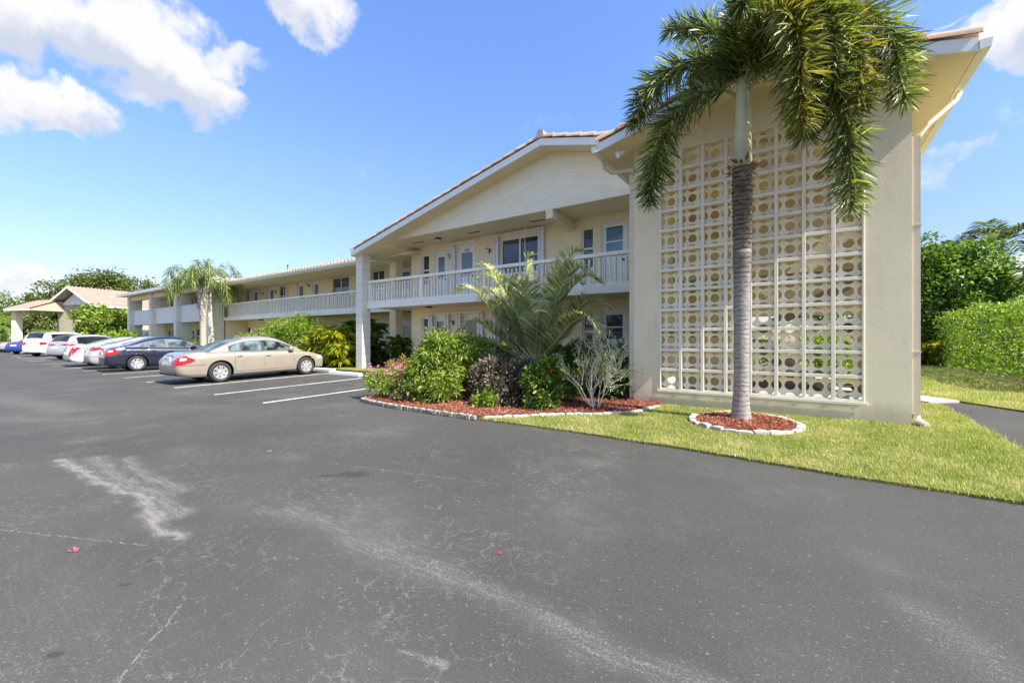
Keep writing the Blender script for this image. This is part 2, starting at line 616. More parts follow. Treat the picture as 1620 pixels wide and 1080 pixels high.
def paint_line():
    m, t, p = mat_base('worn line paint')
    P_ = pos(t)
    n = t.m('ADD', t.m('MULTIPLY', t.noise(P_, 45, 4, .7), .6), t.m('MULTIPLY', t.noise(P_, 4, 3), .4))
    t.l.new(t.ramp(n, [(.36, (.16, .155, .15)), (.50, (.66, .65, .62))]), p.inputs['Base Color'])
    p.inputs['Roughness'].default_value = .8
    return m


M['line'] = paint_line()


def lawn_mat():
    m, t, p = mat_base('lawn soil and thatch')
    P_ = pos(t)
    a = t.noise(P_, 1.1, 5, .65)
    b = t.noise(P_, 26, 4, .7)
    c = t.ramp(a, [(.30, (.13, .17, .025)), (.52, (.20, .22, .045)), (.72, (.32, .28, .12))])
    c = t.mix(t.smooth(b, .45, .75), c, (.20, .17, .085))
    t.l.new(c, p.inputs['Base Color'])
    p.inputs['Roughness'].default_value = .95
    p.inputs['Specular IOR Level'].default_value = .1
    bp = t.new('ShaderNodeBump')
    bp.inputs['Strength'].default_value = 1
    bp.inputs['Distance'].default_value = .02
    t.l.new(t.noise(P_, 90, 4, .7), bp.inputs['Height'])
    t.l.new(bp.outputs[0], p.inputs['Normal'])
    return m


M['lawn'] = lawn_mat()
M['soil'] = plain('soil', (.16, .13, .085), .95, .35, 8, .8, 40, spec=.1)
M['mulch'] = plain('red mulch ground', (.16, .058, .036), .95, .35, 40, 1, 60, spec=.1)


def leaf_mat(name, stops, rough=.42, trans=.35, spec=.5, tcol=None):
    """leaf colour differs from leaf to leaf; some light passes through"""
    m, t, p = mat_base(name)
    isl = t.new('ShaderNodeNewGeometry').outputs['Random Per Island']
    cl = t.noise(pos(t), 2.2, 3)
    f = t.m('ADD', t.m('MULTIPLY', isl, .7), t.m('MULTIPLY', t.m('SUBTRACT', cl, .5), 1.0))
    f = t.m('ADD', f, .15)
    c = t.ramp(f, stops)
    t.l.new(c, p.inputs['Base Color'])
    p.inputs['Roughness'].default_value = rough
    p.inputs['Specular IOR Level'].default_value = spec
    tr = t.new('ShaderNodeBsdfTranslucent')
    t.l.new(t.mix(1.0, c, tcol or (1.5, 1.7, .7), 'MULTIPLY'), tr.inputs[0])
    mx = t.new('ShaderNodeMixShader')
    mx.inputs[0].default_value = trans
    out = m.node_tree.nodes['Material Output']
    t.l.new(p.outputs[0], mx.inputs[1])
    t.l.new(tr.outputs[0], mx.inputs[2])
    t.l.new(mx.outputs[0], out.inputs['Surface'])
    return m


M['lf_fresh'] = leaf_mat('fresh green leaf', [(.1, (.085, .14, .015)), (.5, (.19, .265, .03)), (.9, (.36, .40, .08))])
M['lf_yel'] = leaf_mat('yellow green leaf', [(.1, (.10, .16, .014)), (.4, (.25, .29, .025)), (.7, (.46, .43, .04)), (.95, (.55, .44, .07))])
M['lf_dark'] = leaf_mat('dark glossy leaf', [(.1, (.018, .045, .010)), (.5, (.04, .085, .016)), (.9, (.085, .14, .03))], .32)
M['lf_mid'] = leaf_mat('mid green leaf', [(.1, (.045, .09, .012)), (.5, (.11, .185, .024)), (.9, (.21, .29, .05))])
M['lf_olive'] = leaf_mat('olive leaf', [(.1, (.055, .075, .016)), (.5, (.125, .15, .034)), (.9, (.21, .23, .07))])
M['lf_bronze'] = leaf_mat('bronze grey leaf', [(.1, (.045, .035, .025)), (.5, (.115, .09, .062)), (.9, (.24, .20, .14))], .5, .2)
M['lf_hedge'] = leaf_mat('bright hedge leaf', [(.1, (.10, .17, .012)), (.5, (.20, .29, .026)), (.9, (.34, .41, .06))])  # bright yellow green leaf colour shared by several plants
M['lf_sage'] = leaf_mat('sage green palm leaflet', [(.1, (.12, .15, .06)), (.5, (.35, .37, .18)), (.9, (.74, .71, .44))], .45, .38)
M['lf_fox'] = leaf_mat('foxtail leaflet', [(.1, (.04, .06, .014)), (.5, (.13, .165, .034)), (.8, (.28, .30, .085)), (.97, (.52, .51, .32))], .36, .34, .6)  # palest leaflets put glints off the leaf backs into the colour
M['lf_fox_yel'] = leaf_mat('yellowing foxtail leaflet', [(.1, (.08, .10, .018)), (.5, (.18, .20, .04)), (.8, (.34, .32, .06)), (.97, (.54, .50, .28))], .36, .28, .6, tcol=(1.5, 1.3, .5))  # top stop paints pale glints here too
M['lf_queen'] = leaf_mat('queen palm leaflet', [(.1, (.07, .11, .018)), (.5, (.16, .21, .04)), (.9, (.29, .33, .10))], .4, .3)
M['lf_rust'] = leaf_mat('salmon leaf', [(.1, (.20, .09, .03)), (.5, (.36, .22, .08)), (.9, (.40, .34, .10))])
M['grass'] = leaf_mat('grass blade', [(.05, (.15, .195, .03)), (.42, (.255, .30, .055)), (.64, (.42, .385, .17)), (.92, (.60, .50, .31))], .6, .35, .2)
M['pink'] = leaf_mat('pink petal', [(.1, (.62, .10, .25)), (.5, (.70, .20, .38)), (.9, (.78, .38, .52))], .6, .3, .2, (1.2, 1, 1))
M['red'] = leaf_mat('red petal', [(.1, (.60, .03, .02)), (.9, (.72, .09, .05))], .6, .3, .2, (1.2, 1, 1))
M['orange'] = leaf_mat('orange petal', [(.1, (.62, .15, .03)), (.9, (.70, .28, .08))], .6, .3, .2, (1.2, 1, 1))
M['bark'] = plain('brown bark', (.15, .115, .085), .9, .35, 9, .8, 30, spec=.15)
M['bark_pale'] = plain('pale twig bark', (.66, .59, .46), .85, .2, 12, .5, 50, spec=.2)
M['rachis'] = plain('palm leaf stalk', (.22, .24, .09), .5, .2, 6)
M['rachis_pale'] = plain('pale palm leaf stalk', (.40, .40, .20), .5, .2, 6)
M['mulch_chip'] = leaf_mat('red mulch chip', [(.1, (.15, .038, .022)), (.5, (.34, .105, .06)), (.9, (.50, .28, .19))], .9, .0, .1)


# ------------------------------------------------------------------ ground, lot, lawns, paths
def grid_sheet(name, x0, x1, y0, y1, dz, mat):
    ys = sorted({y0, y1, *[y for y in (-6.0, 12.0) if y0 < y < y1]})
    return sheet(name, [[(x0, a), (x1, a), (x1, b), (x0, b)] for a, b in zip(ys, ys[1:])], dz, mat)


tag(grid_sheet('ground', -400, 400, -300, 400, -.05, M['soil']), kind='structure')
tag(grid_sheet('parking_lot', -160, 60, -80, 10.4, 0, M['asphalt']), kind='structure')
tag(grid_sheet('parking_lot_far', -160, -47, 10.4, 60, .0, M['asphalt_path']), kind='structure')
# lawn in front of the screen wall, running right and round behind
LAWN = [(-4.62, 5.72), (-2.9, 5.72), (-1.2, 5.62), (.4, 5.42), (1.6, 5.36), (3.6, 5.36), (3.6, 5.9), (2.13, 7.5), (2.12, 9.4), (2.1, 11.2), (1.5, 11.6), (1.5, 12.4), (1.31, 12.4),
        (1.31, 8.7), (-2.35, 8.7), (-2.36, 8.38), (-2.57, 7.53), (-3.1, 7.02), (-3.64, 6.68), (-4.2, 6.1)]
tag(sheet('lawn', [LAWN], .03, M['lawn'], skirt=.06), kind='structure')
LAWN_BACK = [(1.9, 12.5), (2.5, 11.75), (3.1, 10.9), (5, 9.6), (9, 8.6), (30, 8.2), (30, 40), (-1, 40), (-1, 15.2), (1.2, 15.2), (1.5, 12.5)]
tag(sheet('lawn_behind', [LAWN_BACK], .05, M['lawn'], skirt=.06), kind='structure')
tag(sheet('path', [[(2.13, 7.5), (3.6, 5.9), (3.6, 5.36), (60, 5.36), (60, 7.4), (9, 8.6), (5, 9.6), (3.1, 10.9), (2.45, 11.75), (1.95, 11.35), (2.1, 11.2), (2.12, 9.4)]], .018, M['asphalt_path']), kind='structure')
tag(sheet('walkway', [[(1.33, 11.62), (1.95, 11.35), (2.45, 11.75), (1.95, 12.45), (1.33, 12.45)]], .058, M['concrete'], skirt=.05), kind='structure')
# planting bed left of the screen wall, the strip below the balcony and the bed behind the parked cars
BED = [(-8.15, 5.98), (-7.5, 5.84), (-6.8, 5.76), (-5.6, 5.74), (-4.62, 5.74), (-4.2, 6.1), (-3.64, 6.68), (-3.1, 7.02), (-2.57, 7.53), (-2.36, 8.38), (-2.36, 8.72), (-2.92, 8.72),
       (-2.92, 12.7), (-11.0, 12.7), (-11.0, 9.4), (-8.9, 9.4), (-8.6, 7.2)]
tag(sheet('mulch_bed', [BED], .07, M['mulch'], skirt=.08), kind='structure')
tag(sheet('verge', [[(-60, 10.2), (-11.0, 10.2), (-11.0, 12.7), (-14.2, 12.7), (-14.2, 14.4), (-60, 14.4)]], .10, M['lawn'], skirt=.12), kind='structure')
tag(sheet('walkway_slab', [[(-14.0, 11.1), (-11.1, 11.1), (-11.1, 12.65), (-14.0, 12.65)]], .13, M['concrete'], skirt=.1), kind='structure')

# painted stall lines (about 4 mm above the asphalt)
for x, y0, y1 in [(-9.85, 4.66, 7.4), (-12.35, 4.66, 9.0), (-15.05, 4.66, 9.9), (-17.75, 4.75, 9.9), (-20.4, 4.8, 9.9), (-23.1, 4.8, 9.9), (-26.2, 4.8, 9.9), (-29.2, 4.8, 9.9), (-32.3, 4.8, 9.9), (-35.2, 4.8, 9.9)]:
    tag(sheet('stall_line', [[(x - .055, y0), (x + .055, y0), (x + .055, y1), (x - .055, y1)]], .004, M['line']), kind='structure')
for k in range(5):
    cx_, cy_ = -40.5 - k * 3.4, 5.0 + k * .15
    d_ = Vector((-math.sin(R(42)), math.cos(R(42))))
    n_ = Vector((d_.y, -d_.x)) * .06
    a_, b_ = Vector((cx_, cy_)), Vector((cx_, cy_)) + d_ * 5
    tag(sheet('stall_line', [[tuple(a_ - n_), tuple(a_ + n_), tuple(b_ + n_), tuple(b_ - n_)]], .004, M['line']), kind='structure')


def edging_row(pts, size, mat, label, group, h=.12, thick=.10, jitter=.012, name='edging_stone', top=.0):
    """single blocks along a line, each a thing of its own"""
    rnd = random.Random(len(pts) * 13 + int(abs(pts[0][0]) * 10))
    P2 = [Vector(p) for p in pts]
    acc = []
    for a, b in zip(P2, P2[1:]):
        L = (b - a).length
        n = max(1, round(L / size))
        for k in range(n):
            acc.append((a + (b - a) * ((k + .5) / n), math.atan2((b - a).y, (b - a).x), L / n))
    protos = []
    for q in range(4):
        mb = MB()
        nb, hh = 9, h * rnd.uniform(.85, 1.1)
        # scalloped block: rounded top, rough sides
        prof = []
        for i in range(nb):
            t = PI * i / (nb - 1)
            prof.append((-math.cos(t) * size * .485, -.06 + hh * (.80 + .20 * math.sin(t))))
        poly = [(size * .485, -.06), (-size * .485, -.06)][::-1]
        poly = [(-size * .485, -.06), (size * .485, -.06)] + prof[::-1]
        mb.prism_y(poly, -thick / 2, thick / 2)
        me_o = mb.build(name, mat, bevel=.012)
        protos.append(me_o)
    for i, (p, a, L) in enumerate(acc):
        pr = protos[i % 4]
        if i < 4:
            o = pr
        else:
            o = pr.copy()
            col.objects.link(o)
        o.location = (p.x + rnd.uniform(-jitter, jitter), p.y + rnd.uniform(-jitter, jitter), zg(p.y) + .06 + top)
        o.rotation_euler = (rnd.uniform(-.06, .06), rnd.uniform(-.05, .05), a + rnd.uniform(-.06, .06))
        o.scale = (L / size, rnd.uniform(.9, 1.1), rnd.uniform(.9, 1.12))
        tag(o, label, 'edging stone', group)


edging_row([(-8.18, 6.25), (-8.12, 5.94), (-7.5, 5.80), (-6.8, 5.72), (-5.65, 5.68), (-4.66, 5.68)], .095, M['edging'],
           'grey scalloped concrete edging block between asphalt and the mulch bed', 'edging blocks along the planting bed', h=.085, thick=.085, jitter=.008)
edging_row([(-4.56, 5.78), (-4.17, 6.08), (-3.62, 6.64), (-3.08, 6.98), (-2.54, 7.50), (-2.33, 8.36)], .17, M['edging_white'],
           'pale concrete edging block between lawn grass and red mulch beside the screen wall', 'edging blocks along the lawn', h=.075)
ring = [(-.80 + .74 * math.cos(t) , 7.55 + .74 * math.sin(t)) for t in [2 * PI * k / 24 for k in range(25)]]
tag(sheet('mulch_ring', [[(-.80 + .72 * math.cos(2 * PI * k / 24), 7.55 + .72 * math.sin(2 * PI * k / 24)) for k in range(24)]], .075, M['mulch'], skirt=.04), kind='structure')
edging_row(ring, .19, M['edging_white'], 'whitish concrete edging block in the round border at the foot of the tall palm', 'edging blocks round the palm', h=.085)
edging_row([(-12.4, 9.5), (-11.2, 9.35), (-9.4, 9.35), (-8.7, 9.2)], .4, M['edging_white'], 'white kerb block of the planter behind the pink flower bush', 'planter kerb blocks', h=.2, thick=.16)
sheet_bed2 = sheet('planter_mulch', [[(-12.3, 9.58), (-11.2, 9.42), (-11.0, 9.42), (-11.0, 10.9), (-12.3, 10.9)]], .13, M['mulch'], skirt=.1)
tag(sheet_bed2, kind='structure')

# concrete wheel stops
def wheel_stop(x, y, L, label, rz=0):
    mb = MB()
    prof = [(-.085, 0), (.085, 0), (.075, .09), (.05, .125), (-.05, .125), (-.075, .09)]
    mb.prism_x(prof, -L / 2, L / 2)
    o = mb.build('wheel_stop', M['kerb_paint'], bevel=.012)
    o.location = (x, y, zg(y))
    o.rotation_euler = (R(1.26), 0, rz)
    return tag(o, label, 'wheel stop', 'white concrete wheel stops')


wheel_stop(-13.75, 9.35, 1.8, 'white concrete wheel stop in the empty stall right of the gold sedan')
wheel_stop(-16.25, 9.95, 1.8, 'white concrete wheel stop at the nose of the gold sedan')
wheel_stop(-19.1, 9.9, 1.8, 'white concrete wheel stop of the empty stall between gold and navy sedans')

# small things lying on the asphalt
def petal(x, y, s, mk, label, name='fallen_flower', cat='flower'):
    mb = MB()
    rnd = random.Random(int(x * 100))
    for k in range(5):
        a = 2 * PI * k / 5 + rnd.random()
        c, sn = math.cos(a), math.sin(a)
        c2, s2 = math.cos(a + .5), math.sin(a + .5)
        mb.add([(0, 0, .004), (s * c, s * sn, .008 + rnd.random() * s * .5), (s * 1.2 * c2, s * 1.2 * s2, .01 + rnd.random() * s * .6)], [(0, 1, 2)])
    o = mb.build(name, M[mk])
    o.location = (x, y, zg(y) + .002)
    return tag(o, label, cat, 'blossoms dropped on the asphalt')


petal(-4.22, .73, .028, 'pink', 'larger pink blossom fallen on the open asphalt at left')
petal(-1.70, 2.33, .016, 'red', 'small red blossom fallen on the asphalt near the middle')
petal(-5.66, 2.75, .022, 'pink', 'pink blossom on the asphalt in front of the stall lines')
petal(-8.35, 3.25, .025, 'pink', 'pale pink blossom far out on the asphalt before the gold sedan')


# ------------------------------------------------------------------ the apartment building
bld = empty('apartment_building', (-8, 12, .3), 0,
            'long two storey cream apartment building with tiled gables, balconies and breeze block screen wall', 'building')

def part(name, mat, fill, parent=None, **kw):
    mb = MB()
    fill(mb)
    o = mb.build(name, mat, None, **kw)
    o.parent = parent or bld
    if parent is None:
        o.location = (8, -12, -.3)
    return o


WY, RY = 12.7, 11.2            # main wall plane, balcony rail plane
DECK, CEIL, FLOOR = 2.95, 5.39, .36
RX, RZ, PITCH = -6.29, 7.10, .247    # ridge of the main gable, soffit height at the ridge
EL_, ER_ = -15.2, .9


def roof_z(x):
    return RZ - abs(x - RX) * PITCH


# --- walls with real openings -------------------------------------------------
def wall_with_holes(mb, x0, x1, z0, z1, y0, y1, holes):
    xs = sorted({x0, x1, *[h[0] for h in holes], *[h[1] for h in holes]})
    for a, b in zip(xs, xs[1:]):
        hs = sorted([(h[2], h[3]) for h in holes if h[0] <= a + 1e-6 and h[1] >= b - 1e-6])
        z = z0
        for c, d in hs:
            if c > z + 1e-6:
                mb.box(a, b, y0, y1, z, c)
            z = d
        if z < z1 - 1e-6:
            mb.box(a, b, y0, y1, z, z1)


FT, DT = FLOOR, DECK
UP, LO = [], []
# (kind, x0, x1, z0, z1, detail)
OPEN_MAIN = [
    ('window', -13.35, -12.90, 3.75, 5.05, 'slim'), ('door', -12.62, -11.92, DT, 5.10, 'blind'), ('door', -11.36, -10.46, DT, 5.12, 'num'),
    ('window', -9.25, -7.60, 3.85, 5.17, 'slider'), ('window', -6.0, -5.56, 3.75, 5.10, 'slim'), ('door', -5.33, -4.49, DT, 5.16, 'teal'),
    ('window', -13.35, -12.90, 1.15, 2.42, 'slim'), ('door', -12.72, -11.98, FT, 2.48, 'blind'), ('door', -11.10, -10.24, FT, 2.46, 'shade'),
    ('window', -9.40, -7.75, 1.30, 2.44, 'blind'), ('window', -5.97, -5.56, 1.1, 2.41, 'slim'), ('door', -5.33, -4.50, FT, 2.42, 'dark'),
]
OPEN_WING = [
    ('window', -33.3, -32.1, 3.75, 5.0, 'slim'), ('door', -31.75, -30.85, DT, 5.0, 'plain'), ('door', -29.6, -28.85, DT, 5.0, 'blind'),
    ('window', -28.2, -27.2, 3.6, 4.98, 'slim'), ('door', -26.0, -25.25, DT, 5.0, 'blind'), ('door', -24.35, -23.6, DT, 5.0, 'blind'),
    ('window', -22.3, -20.7, 3.95, 5.0, 'slider'), ('window', -18.75, -17.75, 3.75, 5.08, 'slim'), ('door', -16.6, -15.75, DT, 5.05, 'blind'),
    ('window', -33.0, -32.05, 1.3, 2.4, 'slim'), ('door', -29.6, -28.85, FT, 2.4, 'plain'), ('window', -28.2, -27.2, 1.2, 2.4, 'slim'),
    ('door', -26.0, -25.2, FT, 2.42, 'dark'), ('door', -24.35, -23.5, FT, 2.42, 'dark'), ('window', -22.3, -20.7, 1.3, 2.4, 'slider'),
    ('window', -18.64, -17.8, 1.5, 2.42, 'sash'), ('door', -16.55, -15.70, FT, 2.42, 'blind'),
]


def fit(kind, x0, x1, z0, z1, style, y):
    """frame, pane and handle set into an opening of a wall whose face is at y"""
    yb = y + .09
    mb = MB()
    fw = .06
    if kind == 'window':
        mb.box(x0, x0 + fw, yb - .04, yb + .05, z0, z1)
        mb.box(x1 - fw, x1, yb - .04, yb + .05, z0, z1)
        mb.box(x0 + fw, x1 - fw, yb - .04, yb + .05, z0, z0 + fw)
        mb.box(x0 + fw, x1 - fw, yb - .04, yb + .05, z1 - fw, z1)
        if style in ('slim', 'sash', 'blind'):
            zm = (z0 + z1) / 2
            mb.box(x0 + fw, x1 - fw, yb - .03, yb + .04, zm - .03, zm + .03)
        if style in ('slider', 'blind') or x1 - x0 > .9:
            xm = (x0 + x1) / 2
            mb.box(xm - .03, xm + .03, yb - .035, yb + .03, z0 + fw, z1 - fw)
        mb.box(x0 - .03, x1 + .03, y - .05, y + .04, z0 - .07, z0 - .003)      # sill
        fr = part('window', M['white_trim'], lambda q: q.add(mb.v, mb.f))
        p = MB()
        p.box(x0 + fw, x1 - fw, yb + .004, yb + .02, z0 + fw, z1 - fw)
        p.build('pane', M['glass_blind' if style == 'blind' else 'glass'], fr)
    else:
        # frame
        mb.box(x0, x0 + .05, yb - .05, yb + .05, z0, z1)
        mb.box(x1 - .05, x1, yb - .05, yb + .05, z0, z1)
        mb.box(x0 + .05, x1 - .05, yb - .05, yb + .05, z1 - .05, z1)
        a, b, c, d = x0 + .05, x1 - .05, z0, z1 - .05
        ga, gb, gc, gd = a + .12, b - .12, z0 + 1.02, d - .18
        if style == 'dark' or style == 'teal':
            ga, gb, gc, gd = a + .10, b - .10, z0 + 1.15, d - .10
        mb.box(a, ga, yb - .02, yb + .03, c, d)
        mb.box(gb, b, yb - .02, yb + .03, c, d)
        mb.box(ga, gb, yb - .02, yb + .03, c, gc)
        mb.box(ga, gb, yb - .02, yb + .03, gd, d)
        if style in ('dark', 'teal'):
            zm = (gc + gd) / 2
            mb.box(ga, gb, yb - .015, yb + .02, zm - .02, zm + .02)
        # raised moulding on the lower panel
        for u0, u1, w0, w1 in ((a + .14, b - .14, c + .2, c + .215), (a + .14, b - .14, c + .85, c + .865), (a + .14, a + .155, c + .215, c + .85), (b - .155, b - .14, c + .215, c + .85)):
            mb.box(u0, u1, yb - .03, yb - .021, w0, w1)
        fr = part('door', M['door_white'], lambda q: q.add(mb.v, mb.f))
        p = MB()
        p.box(ga, gb, yb, yb + .012, gc, gd)
        gm = {'blind': 'glass_blind', 'num': 'glass_blind', 'shade': 'glass_blind', 'plain': 'glass_blind', 'teal': 'glass_teal', 'dark': 'glass'}[style]
        p.build('door_glass', M[gm], fr)
        h = MB()
        h.lathe([(.001, 0), (.03, .0), (.03, .012), (.012, .02), (.012, .045), (.03, .055), (.032, .075), (.001, .085)], 12)
        h.v = [(b - .07 + x, yb - .021 - z, c + 1.0 + yy) for x, yy, z in h.v]
        h2 = MB()
        h2.lathe([(.001, 0), (.024, .0), (.024, .02), (.001, .022)], 12)
        h2.v = [(b - .07 + x, yb - .021 - z, c + 1.16 + yy) for x, yy, z in h2.v]
        h.add(h2.v, h2.f)
        h.build('handle', M['dark_metal'], fr)
    return fr


part('wall', M['wall_cream'], lambda q: wall_with_holes(q, -13.97, -2.93, .18, CEIL + .02, WY, WY + .2, [o[1:5] for o in OPEN_MAIN]))
for o in OPEN_MAIN:
    fr = fit(*o, WY)
    if o[5] == 'num':
        cu_ = bpy.data.curves.new('door_number', 'FONT')
        cu_.body = '218'
        cu_.size = .15
        cu_.align_x = 'CENTER'
        cu_.extrude = .004
        to = bpy.data.objects.new('door_number', cu_)
        col.objects.link(to)
        bpy.context.view_layer.update()
        me = bpy.data.meshes.new_from_object(to.evaluated_get(bpy.context.evaluated_depsgraph_get()))
        bpy.data.objects.remove(to)
        me.name = 'door_number'
        no = link_mesh('door_number', me, M['dark_metal'], fr)
        no.rotation_euler = (R(90), 0, 0)
        no.location = (-10.91, WY + .066, 4.93)
part('wall', M['wall_cream'], lambda q: wall_with_holes(q, -34.0, -13.97, .18, 5.35, 14.3, 14.5, [o[1:5] for o in OPEN_WING]))
part('wall', M['wall_cream'], lambda q: (q.box(-14.17, -13.972, WY + .2, 14.298, .18, CEIL + .02)))
for o in OPEN_WING:
    fit(*o, 14.3)
# dark rooms behind the glazing
part('room_wall', M['wall_cream'], lambda q: (q.box(-34, -13.97, 16.9, 17.1, .2, 5.3), q.box(-13.97, -2.93, 15.9, 16.1, .2, 5.3)))

# folding shutters beside some openings
def shutters(x, z0, z1, y, n=3):
    part('shutter', M['shutter'], lambda q: [q.box(x + k * .075, x + k * .075 + .07, y - .11 + (k % 2) * .03, y - .035 + (k % 2) * .03, z0, z1) for k in range(n)])


for x, z0, z1 in [(-11.62, DECK + .03, 5.22), (-9.50, 3.75, 5.25), (-7.58, 3.72, 5.25), (-12.86, .4, 2.5), (-11.95, .4, 2.5), (-11.32, .4, 2.5), (-10.22, .4, 2.5), (-9.62, 1.2, 2.5)]:
    shutters(x, z0, z1, WY)
for a, b, z in [(-11.64, -10.36, 5.23), (-9.52, -7.34, 5.26), (-12.9, -10.0, 2.52)]:
    part('shutter_track', M['white_trim'], lambda q: q.box(a, b, WY - .12, WY - .002, z, z + .06))
for x, z0, z1 in [(-32.05, DECK + .03, 5.0), (-30.8, DECK + .03, 5.0), (-27.15, 3.5, 5.0), (-29.75, DECK + .03, 5.0)]:
    shutters(x, z0, z1, 14.3, 2)

GX0 = RX - (RZ - .004 - CEIL) / PITCH      # where the gable wall runs out under the slope
# --- balcony slab, ceiling, gable, beams --------------------------------------
part('balcony_slab', M['soffit'], lambda q: (q.box(-14.86, -2.93, RY - .06, WY - .002, 2.80, DECK - .003), q.box(-32.4, -14.86, 12.84, 14.298, 2.80, DECK - .003)))
part('slab_edge', M['rail_paint'], lambda q: (q.box(-14.86, -2.935, RY - .085, RY - .0605, 2.77, DECK + .04), q.box(-32.4, -15.3, 12.80, 12.838, 2.77, DECK + .04)))
part('ground_slab', M['concrete'], lambda q: (q.box(-14.2, -2.93, 12.0, WY - .002, .1, FLOOR), q.box(-34, -14.2, 13.2, 14.298, .1, FLOOR)))
part('porch_ceiling', M['soffit'], lambda q: (q.box(-15.0, -2.93, RY + .1, WY + .2, CEIL + .022, CEIL + .06), q.box(-16.5, -13.6, 12.0, 14.3, 5.30, 5.34)))
part('gable_wall', M['gable_board'], lambda q: q.prism_y([(GX0, CEIL), (-2.93, CEIL), (-2.93, roof_z(-2.93) - .004), (RX, RZ - .004)], RY, RY + .098))


def beam(x0, x1, drop0, drop1, y0, y1):
    part('beam', M['soffit'], lambda q: q.prism_x([(y0, CEIL + .018), (y0, CEIL - drop0), (y1, CEIL - drop1), (y1, CEIL + .018)][::-1], x0, x1))


beam(-6.45, -6.22, .27, .34, RY - .02, WY - .003)
beam(-14.1, -13.66, .22, .30, RY - .01, WY - .003)
for x in (-12.9, -10.0, -7.3, -3.9):
    part('soffit_vent', M['dark_metal'], lambda q: q.box(x - .28, x + .28, 12.05, 12.13, CEIL + .012, CEIL + .0215))


# ceiling lamps and wall lamps
def ceiling_lamp(x, y, z, r=.13):
    b = part('ceiling_lamp', M['dark_metal'], lambda q: q.lathe([(.001, 0), (r * .9, 0), (r, -.015), (r, -.05), (r * .85, -.055), (.001, -.05)][::-1], 16, (x, y, z)))
    g = MB()
    g.lathe([(.001, -.11), (r * .45, -.10), (r * .78, -.052), (.001, -.05)], 16, (x, y, z))
    g.build('lamp_glass', M['lamp_glass'], b, smooth=True)


for x, y, z in [(-11.7, 12.0, CEIL + .02), (-12.2, 12.0, 2.795), (-15.6, 13.6, 5.30), (-15.0, 13.6, 2.795), (-30.2, 13.6, 5.05), (-25.5, 13.6, 5.05), (-22.6, 13.6, 5.05), (-20, 13.6, 5.05), (-29.0, 13.6, 2.795)]:
    ceiling_lamp(x, y, z)


def wall_lamp(x, y, z):
    b = part('wall_lamp', M['dark_metal'], lambda q: (q.box(x - .05, x + .05, y - .02, y - .002, z - .09, z + .05), q.box(x - .02, x + .02, y - .10, y - .02, z + .01, z + .04),
                                                       q.lathe([(.001, .07), (.03, .065), (.075, .03), (.075, .02), (.001, .02)][::-1], 10, (x, y - .12, z))))
    g = MB()
    g.lathe([(.001, -.12), (.04, -.12), (.055, .018), (.001, .018)], 10, (x, y - .12, z))
    g.build('lamp_glass', M['lamp_glass'], b)


for x, y, z in [(-11.72, WY, 4.83), (-9.75, WY, 4.83), (-11.55, WY, 2.18), (-30.2, 14.3, 4.6), (-25.6 + 1.0, 14.3, 4.75), (-28.5, 14.3, 4.6)]:
    wall_lamp(x, y, z)
part('conduit', M['white_trim'], lambda q: q.tube([(-7.95, 12.35, CEIL + .02), (-7.95, 12.35, DECK)], .012, 6))

# --- balustrades --------------------------------------------------------------
rail = part('balcony_railing', M['rail_paint'], lambda q: (
    q.box(-14.86, -2.935, RY - .07, RY + .07, 3.80, 3.90), q.box(-14.86, -2.935, RY - .05, RY + .05, DECK + .045, DECK + .11),
    [q.box(x - .055, x + .055, RY - .048, RY + .048, DECK + .112, 3.798) for x in (-14.78, -11.75, -8.8, -5.9, -3.03)]))
bal = MB()
bal.lathe([(.040, 0), (.040, .06), (.030, .075), (.024, .10), (.034, .16), (.042, .24), (.036, .33), (.024, .42), (.020, .46), (.030, .485), (.030, .505), (.022, .53), (.030, .60), (.034, .63), (.040, .64), (.040, .685)], 10)
bal0 = bal.build('baluster', M['rail_paint'], rail, smooth=True, auto=40)
bal0.location = (-14.6, RY, DECK + .112)
sl = MB()
sl.box(-.014, .014, -.045, .045, 0, .685)
sl0 = sl.build('slat', M['rail_paint'], rail)
sl0.location = (-14.52, RY, DECK + .112)
x = -14.66
k = 0
first = [True, True]
while x < -3.12:
    if min(abs(x - c) for c in (-14.78, -11.75, -8.8, -5.9, -3.03)) > .09:
        src = bal0 if k % 2 == 0 else sl0
        if first[k % 2]:
            o = src
            first[k % 2] = False
        else:
            o = src.copy()
            col.objects.link(o)
            o.parent = rail
        o.location = (x, RY, DECK + .112)
    x += .155
    k += 1


def slat_rail(x0, x1, y, step=.17, along='x'):
    def fill(q):
        q.box(x0, x1, y - .06, y + .06, 3.80, 3.90)
        q.box(x0, x1, y - .045, y + .045, DECK + .045, DECK + .11)
        n = int((x1 - x0) / step)
        for i in range(n):
            xx = x0 + (i + .5) * (x1 - x0) / n
            if i % 2:
                q.box(xx - .016, xx + .016, y - .04, y + .04, DECK + .112, 3.798)
            else:
                z = DECK + .112
                q.lathe([(.042, 0), (.042, .08), (.026, .11), (.044, .24), (.024, .43), (.032, .5), (.022, .54), (.042, .62), (.042, .685)], 8, (xx, y, z))
    return part('balcony_railing', M['rail_paint'], fill)


slat_rail(-31.9, -15.3, 12.9)
# short return rail between the far block and the wing balcony
part('balcony_railing', M['rail_paint'], lambda q: (q.box(-32.36, -32.26, 12.32, 12.83, 3.80, 3.90), q.box(-32.35, -32.27, 12.32, 12.83, DECK + .05, DECK + .11),
                                                     [q.box(-32.34, -32.28, y - .03, y + .03, DECK + .112, 3.798) for y in (12.42, 12.58, 12.74)]))

